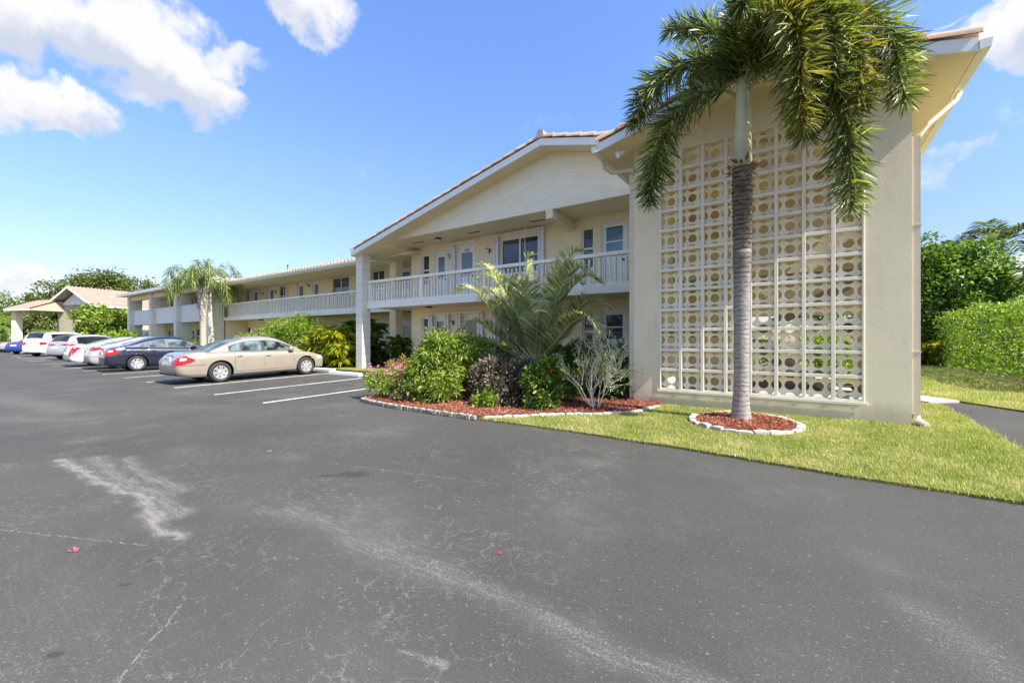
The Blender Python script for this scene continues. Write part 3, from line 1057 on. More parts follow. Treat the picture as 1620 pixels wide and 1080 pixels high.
# --- columns ------------------------------------------------------------------
part('column', [M['block_col'], M['stucco']], lambda q: (q.box(-15.27, -14.87, 10.88, 11.28, .2, 5.19)))
part('column', M['stucco'], lambda q: q.box(-15.27, -14.87, 12.6, 13.0, .2, 5.3))
for cx0 in (-32.95, -38.55, -43.9, -49.4):
    part('column', M['block_col'], lambda q: q.box(cx0, cx0 + .55, 11.9, 12.8, .15, 5.22))

# --- main gable roof ----------------------------------------------------------
def gable_roof(xl, xr, xc, zc, pitch, y0, y1, th=.13, name='roof'):
    zl, zr = zc - (xc - xl) * pitch, zc - (xr - xc) * pitch
    return part(name, [M['soffit']], lambda q: q.prism_y([(xl, zl), (xc, zc), (xr, zr), (xr, zr + th), (xc, zc + th), (xl, zl + th)], y0, y1))


gable_roof(EL_, ER_, RX, RZ, PITCH, 10.64, 24.0)


def rake_fascia(xl, xr, xc, zc, pitch, y, h=.20, t=.04, cut=None):
    zl, zr = zc - (xc - xl) * pitch, zc - (xr - xc) * pitch
    part('fascia', M['white_trim'], lambda q: q.prism_y([(xl, zl - .02), (xc, zc - .02), (xr, zr - .02), (xr, zr + h - .02), (xc, zc + h - .02), (xl, zl + h - .02)], y - t, y))


rake_fascia(EL_ - .02, -4.3, RX, RZ, PITCH, 10.637)


def rake_tiles(xl, xr, xc, zc, pitch, y, L=.42, r=.105):
    """barrel tiles capping the sloping edge, each lapping over the one below"""
    def fill(q):
        for side in (-1, 1):
            length = (xc - xl) if side < 0 else (xr - xc)
            n = int(length * math.hypot(1, pitch) / L)
            for i in range(n):
                s0, s1 = i * length / n, (i + 1.12) * length / n
                if side < 0:
                    xa, xb = xl + s0, min(xl + s1, xc + .02)
                else:
                    xa, xb = xr - s0, max(xr - s1, xc - .02)
                za, zb = zc - abs(xc - xa) * pitch, zc - abs(xc - xb) * pitch
                ra, rb = r * 1.14, r * .93
                ring = []
                for (xx, zz, rr) in ((xa, za + .035, ra), (xb, zb + .02, rb), (xb, zb + .02, rb * .86), (xa, za + .035, ra * .86)):
                    ring.append([(xx, y - rr * math.cos(a) * 1.0, zz + rr * math.sin(a) * 1.15) for a in [PI * (k / 9) * 1.0 for k in range(10)]])
                b0 = len(q.v)
                for rg in ring:
                    q.v += rg
                for u in range(4):
                    w = (u + 1) % 4
                    for k in range(9):
                        q.f.append((b0 + u * 10 + k, b0 + u * 10 + k + 1, b0 + w * 10 + k + 1, b0 + w * 10 + k))
                        q.mi.append(0)
    return part('edge_tiles', M['tile'], fill, smooth=True, auto=50)


rake_tiles(EL_ - .05, -4.2, RX, RZ + .19, PITCH, 10.68)
part('ridge_cap', M['tile'], lambda q: q.tube([(RX, 10.56, RZ + .30), (RX, 12.5, RZ + .30)], [.12, .12], 12), smooth=True, auto=40)


def roof_tiles(x_eave, x_ridge, z_eave, z_ridge, y0, y1, wave=.3, amp=.045):
    """rolled tile covering: waves along Y on a slope running along X"""
    def fill(q):
        n = int((y1 - y0) / wave * 6)
        m = 16
        vs = []
        for j in range(m + 1):
            t = j / m
            for i in range(n + 1):
                y = y0 + (y1 - y0) * i / n
                vs.append((x_eave + (x_ridge - x_eave) * t, y, z_eave + (z_ridge - z_eave) * t + amp * math.sin(2 * PI * y / wave)))
        fs = [(j * (n + 1) + i, j * (n + 1) + i + 1, (j + 1) * (n + 1) + i + 1, (j + 1) * (n + 1) + i) for j in range(m) for i in range(n)]
        q.add(vs, fs)
    return part('roof_tiles', M['tile'], fill, smooth=True)


zt = RZ + .13 + .05
roof_tiles(EL_, RX, zt - 8.91 * PITCH, zt, 10.72, 24)
roof_tiles(ER_, RX, zt - (ER_ - RX) * PITCH, zt, 10.72, 24)
# main eave on the left side
part('fascia', M['white_trim'], lambda q: q.box(EL_ - .045, EL_ - .002, 10.64, 24, roof_z(EL_) - .03, roof_z(EL_) + .14))

# --- wing roof ----------------------------------------------------------------
part('roof', M['soffit'], lambda q: q.prism_x([(12.1, 5.02), (18, 6.4), (18, 6.5), (12.1, 5.12)][::-1], -33.0, -13.4))
part('soffit', M['soffit'], lambda q: q.box(-32.95, -15.3, 12.14, 14.3, 4.985, 5.015))
part('fascia', M['white_trim'], lambda q: q.box(-33.0, -15.25, 12.05, 12.098, 4.93, 5.12))
part('gutter', M['rail_paint'], lambda q: q.prism_x([(11.95, 5.0), (12.045, 4.95), (12.045, 5.09), (11.93, 5.09)], -33.0, -15.25))


def eave_tiles(x0, x1, y, z, step=.28, r=.075):
    def fill(q):
        n = int((x1 - x0) / step)
        for i in range(n):
            xx = x0 + (i + .5) * (x1 - x0) / n
            rings = []
            for yy, zz in ((y, z), (y + .9, z + .21)):
                rings.append([(xx + r * math.cos(a), yy, zz + r * math.sin(a)) for a in [PI * k / 6 for k in range(7)]])
            q.ring_loft(rings, closed=True, cap=True)
    part('edge_tiles', M['tile'], fill)


eave_tiles(-33.0, -15.3, 11.98, 5.13)

# --- far block with columns ---------------------------------------------------
OPEN_FAR = []
for c in (-46.5, -41.1, -35.7):
    OPEN_FAR += [('door', c - 1.5, c - .75, DT, 5.0, 'blind'), ('window', c - .5, c + .4, 3.5, 4.95, 'slider'), ('door', c + .8, c + 1.5, DT, 5.0, 'dark'),
                 ('door', c - 1.4, c - .6, FT, 2.4, 'dark'), ('window', c - .3, c + .5, 1.2, 2.4, 'slim'), ('door', c + .9, c + 1.6, FT, 2.4, 'blind')]
part('wall', M['wall_cream'], lambda q: wall_with_holes(q, -49.4, -34.0, .1, 5.3, 14.3, 14.5, [o[1:5] for o in OPEN_FAR]))
for o in OPEN_FAR:
    fit(*o, 14.3)
part('wall', M['stucco'], lambda q: (q.box(-32.9, -32.42, 12.9, 14.298, .15, 2.80), q.box(-32.9, -32.42, 13.0, 14.298, 2.81, 5.2)))
part('room_wall', M['wall_cream'], lambda q: q.box(-49.4, -34.0, 16.0, 16.2, .1, 5.3))
part('balcony_slab', M['soffit'], lambda q: q.box(-49.4, -32.9, 12.3, 14.298, 2.80, DECK - .003))
for a, b in ((-48.83, -43.92), (-43.33, -38.57), (-37.98, -32.97)):
    part('balcony_railing', M['panel_rail'], lambda q: (q.box(a, b, 12.20, 12.28, 2.84, 3.92), q.box(a, b, 12.17, 12.31, 3.922, 4.0), q.box(a, b, 12.17, 12.295, 2.76, 2.836)))
part('roof', M['soffit'], lambda q: q.prism_x([(11.4, 5.23), (20, 5.75), (20, 5.9), (11.4, 5.40)][::-1], -50.2, -31.6))
part('fascia', M['white_trim'], lambda q: (q.box(-50.25, -31.6, 11.33, 11.395, 5.21, 5.43), q.box(-31.595, -31.55, 11.33, 20, 5.21, 5.60)))
part('downspout', M['white_trim'], lambda q: q.box(-32.38, -32.28, 11.95, 12.05, .2, 5.2))
part('beam', M['stucco'], lambda q: [q.box(a, b, 12.0, 12.4, 4.86, 5.21) for a, b in ((-48.83, -43.92), (-43.33, -38.57), (-37.98, -32.97))])
part('antenna', M['dark_metal'], lambda q: (q.tube([(-30.3, 16, 6.0), (-30.3, 16, 6.85)], .03, 6), q.box(-30.42, -30.18, 15.98, 16.02, 6.7, 6.74), q.tube([(-29.6, 16, 6.0), (-29.6, 16, 6.3)], .025, 6)))

# --- stair tower with the breeze block screen ---------------------------------
TX0, TX1, TY = -2.93, 1.31, 8.70
SX0, SX1, SZ0, SZ1 = -2.41, .76, .515, 5.22
TRX, TEZ, TP = -.77, 5.30, .25      # tower roof: ridge x, soffit height at the eaves, pitch
TEL, TER = -3.48, 1.87
TRZ = TEZ + (TRX - TEL) * TP


def tz(x):
    return TRZ - abs(x - TRX) * TP


def tower_walls(q):
    y0, y1 = TY, TY + .26
    q.box(TX0, SX0, y0, y1, .1, tz(TX0) + .0)
    q.box(SX1, TX1, y0, y1, .1, tz(TX1) - .0)
    q.box(SX0, SX1, y0, y1, .1, SZ0)
    q.prism_y([(SX0, SZ1), (SX1, SZ1), (SX1, tz(SX1)), (TRX, TRZ), (SX0, tz(SX0))], y0, y1)
    # little triangles closing the corners up to the sloping soffit
    q.prism_y([(TX0, tz(TX0)), (SX0, tz(TX0)), (SX0, tz(SX0))], y0, y1)
    q.prism_y([(SX1, tz(TX1)), (TX1, tz(TX1)), (SX1, tz(SX1))], y0, y1)


part('screen_wall', M['stucco'], tower_walls)
part('side_wall', M['stucco'], lambda q: q.box(TX0, TX0 + .2, TY + .262, 15.0, .1, tz(TX0)))
part('side_wall', M['stucco'], lambda q: (q.box(TX1 - .2, TX1, TY + .262, 9.6, .1, 5.3), q.box(TX1 - .2, TX1, 9.602, 12.2, 2.5, 3.95), q.box(TX1 - .2, TX1, 9.602, 12.2, 5.05, 5.3), q.box(TX1 - .2, TX1, 12.202, 15.0, .1, 5.3)))  # upper gap in this unseen wall added to let sun into the stairwell
part('back_wall', M['wall_cream'], lambda q: (q.box(TX0 + .2, -1.6, 12.8, 13.0, .1, 5.4), q.box(-1.6, TX1 - .2, 12.8, 13.0, 2.1, 5.4)))
part('landing', M['concrete'], lambda q: (q.box(TX0 + .2, TX1 - .2, 11.2, 12.798, 2.78, 2.95), q.box(TX0 + .2, -.9, 9.1, 10.3, 1.55, 1.68), q.box(TX0 + .2, TX1 - .2, TY + .3, 12.79, .1, .24)))


def stairs(q):
    n = 8
    for i in range(n):
        x = -.9 + i * .26
        z = 1.68 - (i + 1) * .18
        q.box(x, x + .28, 9.15, 10.2, z - .05, z)
    q.prism_y([(-.9, 1.45), (1.1, .24), (1.1, .05), (-.9, 1.2)], 10.2, 10.26)
    q.prism_y([(-.9, 1.75), (1.1, 2.95), (1.1, 2.7), (-.9, 1.5)], 10.35, 10.41)


part('stairs', M['concrete'], stairs)
part('stair_rail', M['wall_cream'], lambda q: (q.prism_y([(-.9, 2.65), (1.1, 1.25), (1.1, 1.15), (-.9, 2.55)], 10.27, 10.31), q.box(TX0 + .21, TX1 - .21, 11.1, 11.18, 2.95, 3.9)))

CELL_X, CELL_Z = (SX1 - SX0) / 8, (SZ1 - SZ0) / 12


def block_screen(q):
    """plates with round holes on half the mullion spacing"""
    px, pz = CELL_X / 2, CELL_Z / 2
    yf, yb = TY + .10, TY + .145
    seg = 16
    r = px * .40
    angs = [2 * PI * k / seg + PI / seg * 0 for k in range(seg)]
    for i in range(17):
        for j in range(25):
            cx_, cz_ = SX0 + i * px, SZ0 + j * pz
            x0, x1 = max(SX0, cx_ - px / 2), min(SX1, cx_ + px / 2)
            z0, z1 = max(SZ0, cz_ - pz / 2), min(SZ1, cz_ + pz / 2)
            inn, outn = [], []
            for a in angs:
                c, s_ = math.cos(a), math.sin(a)
                k = min(px / 2 / max(abs(c), 1e-6), pz / 2 / max(abs(s_), 1e-6))
                ox, oz = cx_ + c * k, cz_ + s_ * k
                ix, iz = cx_ + c * r, cz_ + s_ * r
                cl = lambda v_, lo, hi: max(lo, min(hi, v_))
                outn.append((cl(ox, x0, x1), cl(oz, z0, z1)))
                inn.append((cl(ix, x0, x1), cl(iz, z0, z1)))
            b = len(q.v)
            # bevelled lip: hole slightly wider at the front
            lip = []
            for (ix, iz) in inn:
                dx, dz = ix - cx_, iz - cz_
                lip.append((cl(cx_ + dx * 1.09, x0, x1), cl(cz_ + dz * 1.09, z0, z1)))
            q.v += [(x_, yf, z_) for x_, z_ in outn]
            q.v += [(x_, yf, z_) for x_, z_ in lip]
            q.v += [(x_, yf + .012, z_) for x_, z_ in inn]
            q.v += [(x_, yb, z_) for x_, z_ in inn]
            q.v += [(x_, yb, z_) for x_, z_ in outn]
            for k in range(seg):
                w = (k + 1) % seg
                for u in range(4):
                    q.f.append((b + u * seg + k, b + u * seg + w, b + (u + 1) * seg + w, b + (u + 1) * seg + k))
                    q.mi.append(0)


scr = part('breeze_block_screen', M['screen_block'], block_screen)


def mullions(q):
    w = .028
    for i in range(9):
        x = SX0 + i * CELL_X
        q.box(max(SX0 + .001, x - w), min(SX1 - .001, x + w), TY - .012, TY + .098, SZ0 + .001, SZ1 - .001)
    for j in range(13):
        z = SZ0 + j * CELL_Z
        for i in range(8):
            q.box(SX0 + i * CELL_X + w + .0005, SX0 + (i + 1) * CELL_X - w - .0005, TY - .008, TY + .097, max(SZ0 + .001, z - w), min(SZ1 - .001, z + w))
    q.box(SX0 - .04, SX1 + .04, TY - .03, TY - .0125, SZ0 - .05, SZ0 - .004)


mu = MB()
mullions(mu)
mu.build('mullion_grid', M['mullion'], scr, bevel=.004)

# tower roof
part('roof', M['soffit'], lambda q: q.prism_y([(TEL, TEZ), (TRX, TRZ), (TER, tz(TER)), (TER, tz(TER) + .10), (TRX, TRZ + .10), (TEL, TEZ + .10)], 8.14, 13.4))
rake_fascia(TEL, TER, TRX, TRZ, TP, 8.138, h=.17)
rake_tiles(TEL - .03, TER + .03, TRX, TRZ + .155, TP, 8.17, L=.46, r=.10)
roof_tiles(TEL, TRX, TEZ + .15, TRZ + .15, 8.22, 13.4)
roof_tiles(TER, TRX, tz(TER) + .15, TRZ + .15, 8.22, 13.4)


def gutter(x0, x1, z, y0, y1):
    part('gutter', M['rail_paint'], lambda q: q.prism_y([(x0, z), (x1, z), (x1 + (x1 - x0) * .15, z + .12), (x0, z + .12)] if x1 > x0 else [(x1, z), (x0, z), (x0, z + .12), (x1 + (x1 - x0) * .15, z + .12)], y0, y1))


gutter(TER + .003, TER + .11, tz(TER) - .02, 8.08, 13.4)
gutter(TEL - .003, TEL - .11, TEZ - .02, 8.08, 13.4)
# downspouts: right corner to the lawn, left one curling in under the eave
part('downspout', M['downspout'], lambda q: (q.box(TX1 + .004, TX1 + .10, TY + .02, TY + .12, .38, 4.55),
                                              q.tube([(TX1 + .052, TY + .07, .42), (TX1 + .055, TY + .07, .34), (TX1 + .075, TY + .03, .27), (TX1 + .15, TY - .12, .235)], [.05, .05, .05, .05], 8),
                                              q.tube([(TER + .04, TY + .45, 5.22), (TER - .02, TY + .35, 5.08), (TX1 + .2, TY + .12, 4.72), (TX1 + .052, TY + .07, 4.5)], .034, 8),
                                              [q.box(TX1 + .002, TX1 + .108, TY + .012, TY + .128, z, z + .03) for z in (1.3, 3.2)]))
part('downspout', M['downspout'], lambda q: (q.tube([(TEL - .05, TY - .2, 5.24), (TEL - .03, TY - .15, 5.12), (TEL + .08, TY - .05, 5.02), (TX0 + .02, TY - .03, 4.98), (TX0 - .04, TY - .02, 4.9)], .045, 8),
                                              q.box(TX0 - .10, TX0 - .003, TY + .02, TY + .12, .3, 4.95)))
part('flood_lamp', M['white_trim'], lambda q: (q.tube([(-3.05, 8.45, 5.34), (-3.05, 8.40, 5.26)], .03, 8), q.tube([(-3.05, 8.40, 5.27), (-3.12, 8.28, 5.2)], [.035, .06], 10)))
part('pull_cord', M['white_trim'], lambda q: (q.tube([(-1.62, TY - .02, 5.62), (-1.62, TY - .02, 5.36)], .006, 5), q.box(-1.635, -1.605, TY - .04, TY - .01, 5.32, 5.38)))


# ------------------------------------------------------------------ plants
def rs(seed):
    return np.random.RandomState(seed)


def unit(a):
    return a / np.maximum(np.linalg.norm(a, axis=-1, keepdims=True), 1e-9)


def leaf_mesh(name, base, axis, nrm, length, width, mat, parent=None, fold=.18, droop=.0):
    """one small folded leaf per point: base, two sides, tip (each leaf is its own island)"""
    n = len(base)
    axis = unit(axis)
    side = unit(np.cross(axis, nrm))
    up = np.cross(side, axis)
    length = np.broadcast_to(length, (n,))[:, None]
    width = np.broadcast_to(width, (n,))[:, None]
    mid = base + axis * length * .48
    tip = base + axis * length - up * length * droop
    tip[:, 2] -= (length[:, 0] * droop * .6)
    V = np.stack([base, mid + side * width * .5 + up * width * fold, tip, mid - side * width * .5 + up * width * fold], 1).reshape(-1, 3)
    k = np.arange(n)[:, None] * 4
    F = np.concatenate([k + [0, 1, 2], k + [0, 2, 3]], 1).reshape(-1, 3)
    return tri_mesh(name, V, F, mat, parent)


def tri_mesh(name, V, F, mat, parent=None):
    me = bpy.data.meshes.new(name)
    me.vertices.add(len(V))
    me.vertices.foreach_set('co', np.asarray(V, dtype=np.float32).ravel())
    me.loops.add(F.size)
    me.loops.foreach_set('vertex_index', np.asarray(F, dtype=np.int32).ravel())
    me.polygons.add(len(F))
    me.polygons.foreach_set('loop_start', np.arange(0, F.size, 3, dtype=np.int32))
    me.update(calc_edges=True)
    return link_mesh(name, me, mat, parent)


def clump_points(r, blobs, n_clumps, n, spread, shell=.55):
    """leaf positions gathered in clumps over the outer part of several ellipsoids -> points, outward directions"""
    vols = np.array([b[3] * b[4] * b[5] for b in blobs]) ** .7
    pick = r.choice(len(blobs), n_clumps, p=vols / vols.sum())
    B = np.array(blobs)[pick]
    d = unit(r.normal(size=(n_clumps, 3)))
    rad = shell + (1 - shell) * r.rand(n_clumps, 1) ** .6
    cc = B[:, :3] + d * B[:, 3:6] * rad
    size = spread * r.uniform(.6, 1.3, (n_clumps, 1))
    which = r.randint(0, n_clumps, n)
    off = r.normal(size=(n, 3)) * .5
    p = cc[which] + off * size[which]
    out = unit(unit(p - B[which][:, :3]) + unit(off) * .9)
    return p, out


def stems(name, base, targets, r0, mat, parent, wob=.08, seed=1, n=6):
    rnd = random.Random(seed)
    mb = MB()
    for t in targets:
        b = Vector(base)
        t = Vector(t)
        pts = []
        for i in range(n + 1):
            k = i / n
            p = b.lerp(t, k)
            if 0 < i < n:
                p += Vector((rnd.uniform(-wob, wob), rnd.uniform(-wob, wob), rnd.uniform(-wob, wob)))
            pts.append(p)
        mb.tube(pts, [r0 * (1 - .78 * i / n) for i in range(n + 1)], 6)
    return mb.build(name, mat, parent, smooth=True)


def shrub(name, cat, label, loc, blobs, n, size, mat, seed=1, spread=.14, clumps=None, aspect=.38, upbias=.5, group=None, stem_r=.018, stem_n=7, shell=.45, droop=.12, stem_mat='bark', cut=.03):
    root = empty(name, loc, 0, label, cat, group)
    r = rs(seed)
    clumps = clumps or max(12, n // 45)
    p, out = clump_points(r, blobs, clumps, n, spread, shell)
    keep = p[:, 2] > cut
    p, out = p[keep], out[keep]
    ax = unit(out + r.normal(size=p.shape) * .55 + np.array([0, 0, upbias * .5]))
    nr = unit(r.normal(size=p.shape) * .6 + np.array([0, 0, 1.0]) + out * .5)
    L = size * r.uniform(.65, 1.25, len(p))
    leaf_mesh('foliage', p, ax, nr, L, L * aspect, M[mat], root, droop=droop)
    q, _ = clump_points(r, blobs, stem_n, stem_n, .05, .6)
    stems('stems', (0, 0, -.05), [tuple(x) for x in q], stem_r, M[stem_mat], root, .05, seed)
    return root


def blossoms(root, pts, s, mat, seed=3):
    """each flower head is a part of its own"""
    r = rs(seed)
    n = 14
    d = unit(r.normal(size=(n, 3)) + [0, 0, .7])
    first = leaf_mesh('flower', d * s * .12, d, unit(r.normal(size=(n, 3)) + [0, 0, .5]), s * .85, s * .7, M[mat], root)
    for i, p in enumerate(pts):
        o = first
        if i:
            o = first.copy()
            col.objects.link(o)
            o.parent = root
        o.location = p
        o.rotation_euler = (r.uniform(-.6, .6), r.uniform(-.6, .6), r.uniform(0, 6))
        k = r.uniform(.75, 1.3)
        o.scale = (k, k, k)


# --- bed at the corner of the lot ---------------------------------------------
g = zg(6.3) + .07
pk = shrub('flowering_shrub', 'shrub', 'low light green bush with pink flowers at the tip of the planting bed', (-7.85, 6.45, g),
           [(-.10, 0, .30, .52, .40, .32), (.30, .25, .34, .40, .40, .34), (-.35, .25, .30, .3, .4, .3)], 2600, .085, 'lf_hedge', 11, .10, upbias=1.1)
r = rs(5)
blossoms(pk, [(r.uniform(-.55, .55), r.uniform(-.35, .35), r.uniform(.38, .74)) for _ in range(60)], .036, 'pink')
shrub('shrub', 'shrub', 'bushy rounded fresh green shrub with narrow leaves between pink flowers and bronze bush', (-6.75, 6.85, g),
      [(0, 0, .55, .62, .55, .50), (-.15, .35, 1.0, .62, .5, .42), (.38, -.3, .32, .48, .36, .30), (-.62, -.05, .34, .42, .40, .30), (.25, .5, .9, .5, .5, .5), (-.5, .5, .8, .4, .4, .4)], 11000, .125, 'lf_fresh', 12, .16, aspect=.22, upbias=.5, stem_n=12, droop=.3)
shrub('shrub', 'shrub', 'yellow green airy shrub standing behind the bushy fresh green one below the balcony', (-7.35, 8.7, zg(8.7) + .07),
      [(0, 0, .75, .75, .6, .60), (.5, .1, .6, .6, .55, .55), (-.55, .1, .6, .5, .5, .5)], 6500, .11, 'lf_hedge', 13, .17, aspect=.26, upbias=.9, stem_n=11, droop=.25)
shrub('shrub', 'shrub', 'grey bronze leaved shrub over red mulch left of the red flower bush', (-5.2, 7.05, g),
      [(0, 0, .45, .62, .50, .40), (.45, .25, .45, .45, .45, .42), (-.4, .3, .55, .4, .4, .42), (.25, -.2, .25, .4, .3, .22)], 6800, .085, 'lf_bronze', 14, .13, aspect=.42, stem_n=12)
lo_ = shrub('low_plant', 'plant', 'small bright green seedling clump in front of the grey bronze shrub', (-5.12, 6.5, g), [(0, 0, .16, .24, .18, .14)], 330, .10, 'lf_hedge', 15, .08, upbias=1.2)
ix = shrub('flowering_shrub', 'shrub', 'dark glossy green bush with red flowers below the feather palm', (-4.15, 7.0, g),
           [(0, 0, .42, .36, .34, .40), (.08, .1, .66, .30, .3, .28), (.12, -.1, .18, .34, .28, .16)], 4200, .085, 'lf_mid', 16, .10, aspect=.5, stem_n=9)
blossoms(ix, [(.02, -.3, .62), (.14, -.28, .48), (-.16, -.32, .20), (.20, -.33, .12), (.28, -.3, .10), (.10, -.35, .30), (.30, -.1, .72)], .036, 'red', 8)
shrub('hedge', 'hedge', 'clipped light green hedge below the balcony left of the feather palm', (-7.9, 10.9, zg(10.9) + .07),
      [(0, 0, .62, 1.2, .55, .52), (-.8, 0, .6, .6, .5, .5), (.9, 0, .6, .7, .5, .5)], 6500, .085, 'lf_hedge', 17, .10, aspect=.5, stem_n=10, upbias=1.0)
shrub('hedge', 'hedge', 'dark green clipped hedge right of the feather palm foot along the balcony', (-5.9, 10.7, zg(10.7) + .07),
      [(0, 0, .58, .9, .5, .52), (.8, .2, .6, .7, .5, .5)], 4500, .085, 'lf_mid', 18, .10, aspect=.5, stem_n=10, upbias=.8)
shrub('hedge', 'hedge', 'dark evergreen bush in the corner beside the screen wall behind the bare twigs', (-3.55, 9.0, zg(9) + .07),
      [(0, 0, .62, .55, .55, .58), (-.75, .3, .65, .60, .5, .60), (.2, -.35, .38, .42, .3, .38)], 6500, .075, 'lf_dark', 19, .10, aspect=.5, stem_n=10)
shrub('low_plant', 'plant', 'low salmon leaved plant in the kerbed planter near the block column', (-11.6, 10.0, .33),
      [(0, 0, .28, .45, .35, .24)], 900, .10, 'lf_rust', 20, .10, aspect=.3, upbias=1.0)
shrub('low_plant', 'plant', 'low grey green plant between the pink flower bush and the bushy green shrub', (-7.1, 6.2, g),
      [(0, 0, .2, .4, .22, .2)], 900, .08, 'lf_olive', 21, .08)

shrub('shrub', 'shrub', 'mid green leafy bush filling the gap behind the grey bronze and red flower bushes', (-4.75, 7.75, g),
      [(0, 0, .42, .55, .4, .38), (.6, .15, .4, .45, .4, .36), (-.6, .1, .45, .45, .4, .4)], 4200, .08, 'lf_mid', 23, .12, aspect=.45, stem_n=9)
# bare twiggy bush with few leaves
bt = empty('bare_shrub', (-3.22, 7.45, zg(7.45) + .07), 0, 'nearly leafless bush of pale grey twigs beside the screen wall', 'shrub')


def twigs(mb, rnd, p, d, length, rad, depth, tips):
    n = 4
    pts = [p]
    for i in range(n):
        d = (d + Vector((rnd.uniform(-.22, .22), rnd.uniform(-.22, .22), rnd.uniform(-.12, .16)))).normalized()
        pts.append(pts[-1] + d * length / n)
    mb.tube(pts, [rad * (1 - .45 * i / n) for i in range(n + 1)], 5)
    tips.append((pts[-1], d))
    if depth > 0:
        for i in range(rnd.choice((2, 3, 3))):
            k = rnd.randint(2, n)
            nd = (d + Vector((rnd.uniform(-.9, .9), rnd.uniform(-.9, .9), rnd.uniform(-.25, .6)))).normalized()
            twigs(mb, rnd, pts[k], nd, length * rnd.uniform(.55, .8), max(.0028, rad * .62), depth - 1, tips)


rnd = random.Random(4)
tips = []
for k in range(9):
    mb = MB()
    a = 2 * PI * k / 9 + rnd.uniform(-.3, .3)
    o_ = rnd.uniform(.45, 1.0)
    twigs(mb, rnd, Vector((.05 * math.cos(a), .05 * math.sin(a), -.03)), Vector((math.cos(a) * o_, math.sin(a) * o_, 1)).normalized(), rnd.uniform(.48, .66), .013, 4, tips)
    mb.build('branch', M['bark_pale'], bt, smooth=True)
tp = np.array([tuple(t[0]) for t in tips])
td = np.array([tuple(t[1]) for t in tips])
r = rs(22)
pick = r.randint(0, len(tp), 1500)
leaf_mesh('foliage', tp[pick] + r.normal(size=(1500, 3)) * .035, unit(td[pick] + r.normal(size=(1500, 3)) * .7), unit(r.normal(size=(1500, 3)) + [0, 0, 1]), r.uniform(.025, .055, 1500), .02, M['lf_hedge'], bt)
pick = r.randint(0, len(tp), 3)
blossoms(bt, [(-.05, -.35, .78), (.1, -.3, .82), (-.15, -.3, .68)], .035, 'orange', 9)


# --- palms --------------------------------------------------------------------
def bez(pts, n):
    """smooth curve through the given points"""
    P = [Vector(p) for p in pts]
    P = [P[0] * 2 - P[1]] + P + [P[-1] * 2 - P[-2]]
    out = []
    segs = len(P) - 3
    for i in range(n):
        t = i / (n - 1) * segs
        k = min(int(t), segs - 1)
        u = t - k
        a, b, c, d = P[k:k + 4]
        out.append(.5 * ((2 * b) + (c - a) * u + (2 * a - 5 * b + 4 * c - d) * u * u + (3 * b - a - 3 * c + d) * u ** 3))
    return out


def frond(root, pts, mat, smat, n, length, width, seed, mode='flat', bare=.12, droop=.25, r0=.02, name='frond', fwd=.75):
    """pts: midrib; mode 'plume' sets leaflets all round the rib, 'flat' in two ranks"""
    r = rs(seed)
    curve = bez(pts, 40)
    C = np.array([tuple(p) for p in curve])
    seg = np.linalg.norm(np.diff(C, axis=0), axis=1)
    cum = np.concatenate([[0], np.cumsum(seg)]) / seg.sum()
    t = np.sort(bare + (1 - bare) * r.rand(n) ** .95)
    base = np.stack([np.interp(t, cum, C[:, i]) for i in range(3)], 1)
    t2 = np.clip(t + .02, 0, 1)
    t1 = np.clip(t - .02, 0, 1)
    tan = unit(np.stack([np.interp(t2, cum, C[:, i]) - np.interp(t1, cum, C[:, i]) for i in range(3)], 1))
    side = np.cross(tan, [0, 0, 1.0])
    bad = np.linalg.norm(side, axis=1) < .15
    side[bad] = np.cross(tan[bad], [1.0, .3, 0])
    side = unit(side)
    up = unit(np.cross(side, tan))
    if mode == 'plume':
        a = r.rand(n) * 2 * PI
        radial = side * np.cos(a)[:, None] + up * np.sin(a)[:, None]
        ax = unit(radial * .9 + tan * fwd + r.normal(size=(n, 3)) * .30)
        nr = unit(r.normal(size=(n, 3)) * .6 + radial)
        env = np.interp(t, [bare, .3, .75, 1], [.75, 1, .95, .55])
    else:
        s = np.where(r.rand(n) < .5, 1.0, -1.0)[:, None]
        ax = unit(side * s * .95 + tan * fwd + up * .38 + r.normal(size=(n, 3)) * .08)
        nr = unit(up + r.normal(size=(n, 3)) * .3)
        env = np.interp(t, [bare, .3, .7, 1], [.5, 1, .9, .35])
    L = length * env * r.uniform(.8, 1.15, n)
    sd = unit(np.cross(ax, nr))
    W = (width * r.uniform(.75, 1.2, n) * np.interp(env, [.3, 1], [.7, 1]))[:, None]
    Lc = L[:, None]
    down = np.array([0, 0, -1.0])
    m1 = base + ax * Lc * .4 + down * Lc * droop * .10
    m2 = base + ax * Lc * .75 + down * Lc * droop * .42
    tp_ = base + ax * Lc * .98 + down * Lc * droop
    V = np.stack([base - sd * W * .25, base + sd * W * .25, m1 + sd * W * .5, m1 - sd * W * .5, m2 + sd * W * .38, m2 - sd * W * .38, tp_], 1).reshape(-1, 3)
    k = np.arange(n)[:, None] * 7
    F = np.concatenate([k + [0, 1, 2], k + [0, 2, 3], k + [3, 2, 4], k + [3, 4, 5], k + [5, 4, 6]], 1).reshape(-1, 3)
    o = tri_mesh(name, V, F, M[mat], root)
    mb = MB()
    mb.tube(curve, [r0 * (1 - .85 * i / 39) for i in range(40)], 6)
    mb.build('leaf_stalk', M[smat], o, smooth=True)
    return o


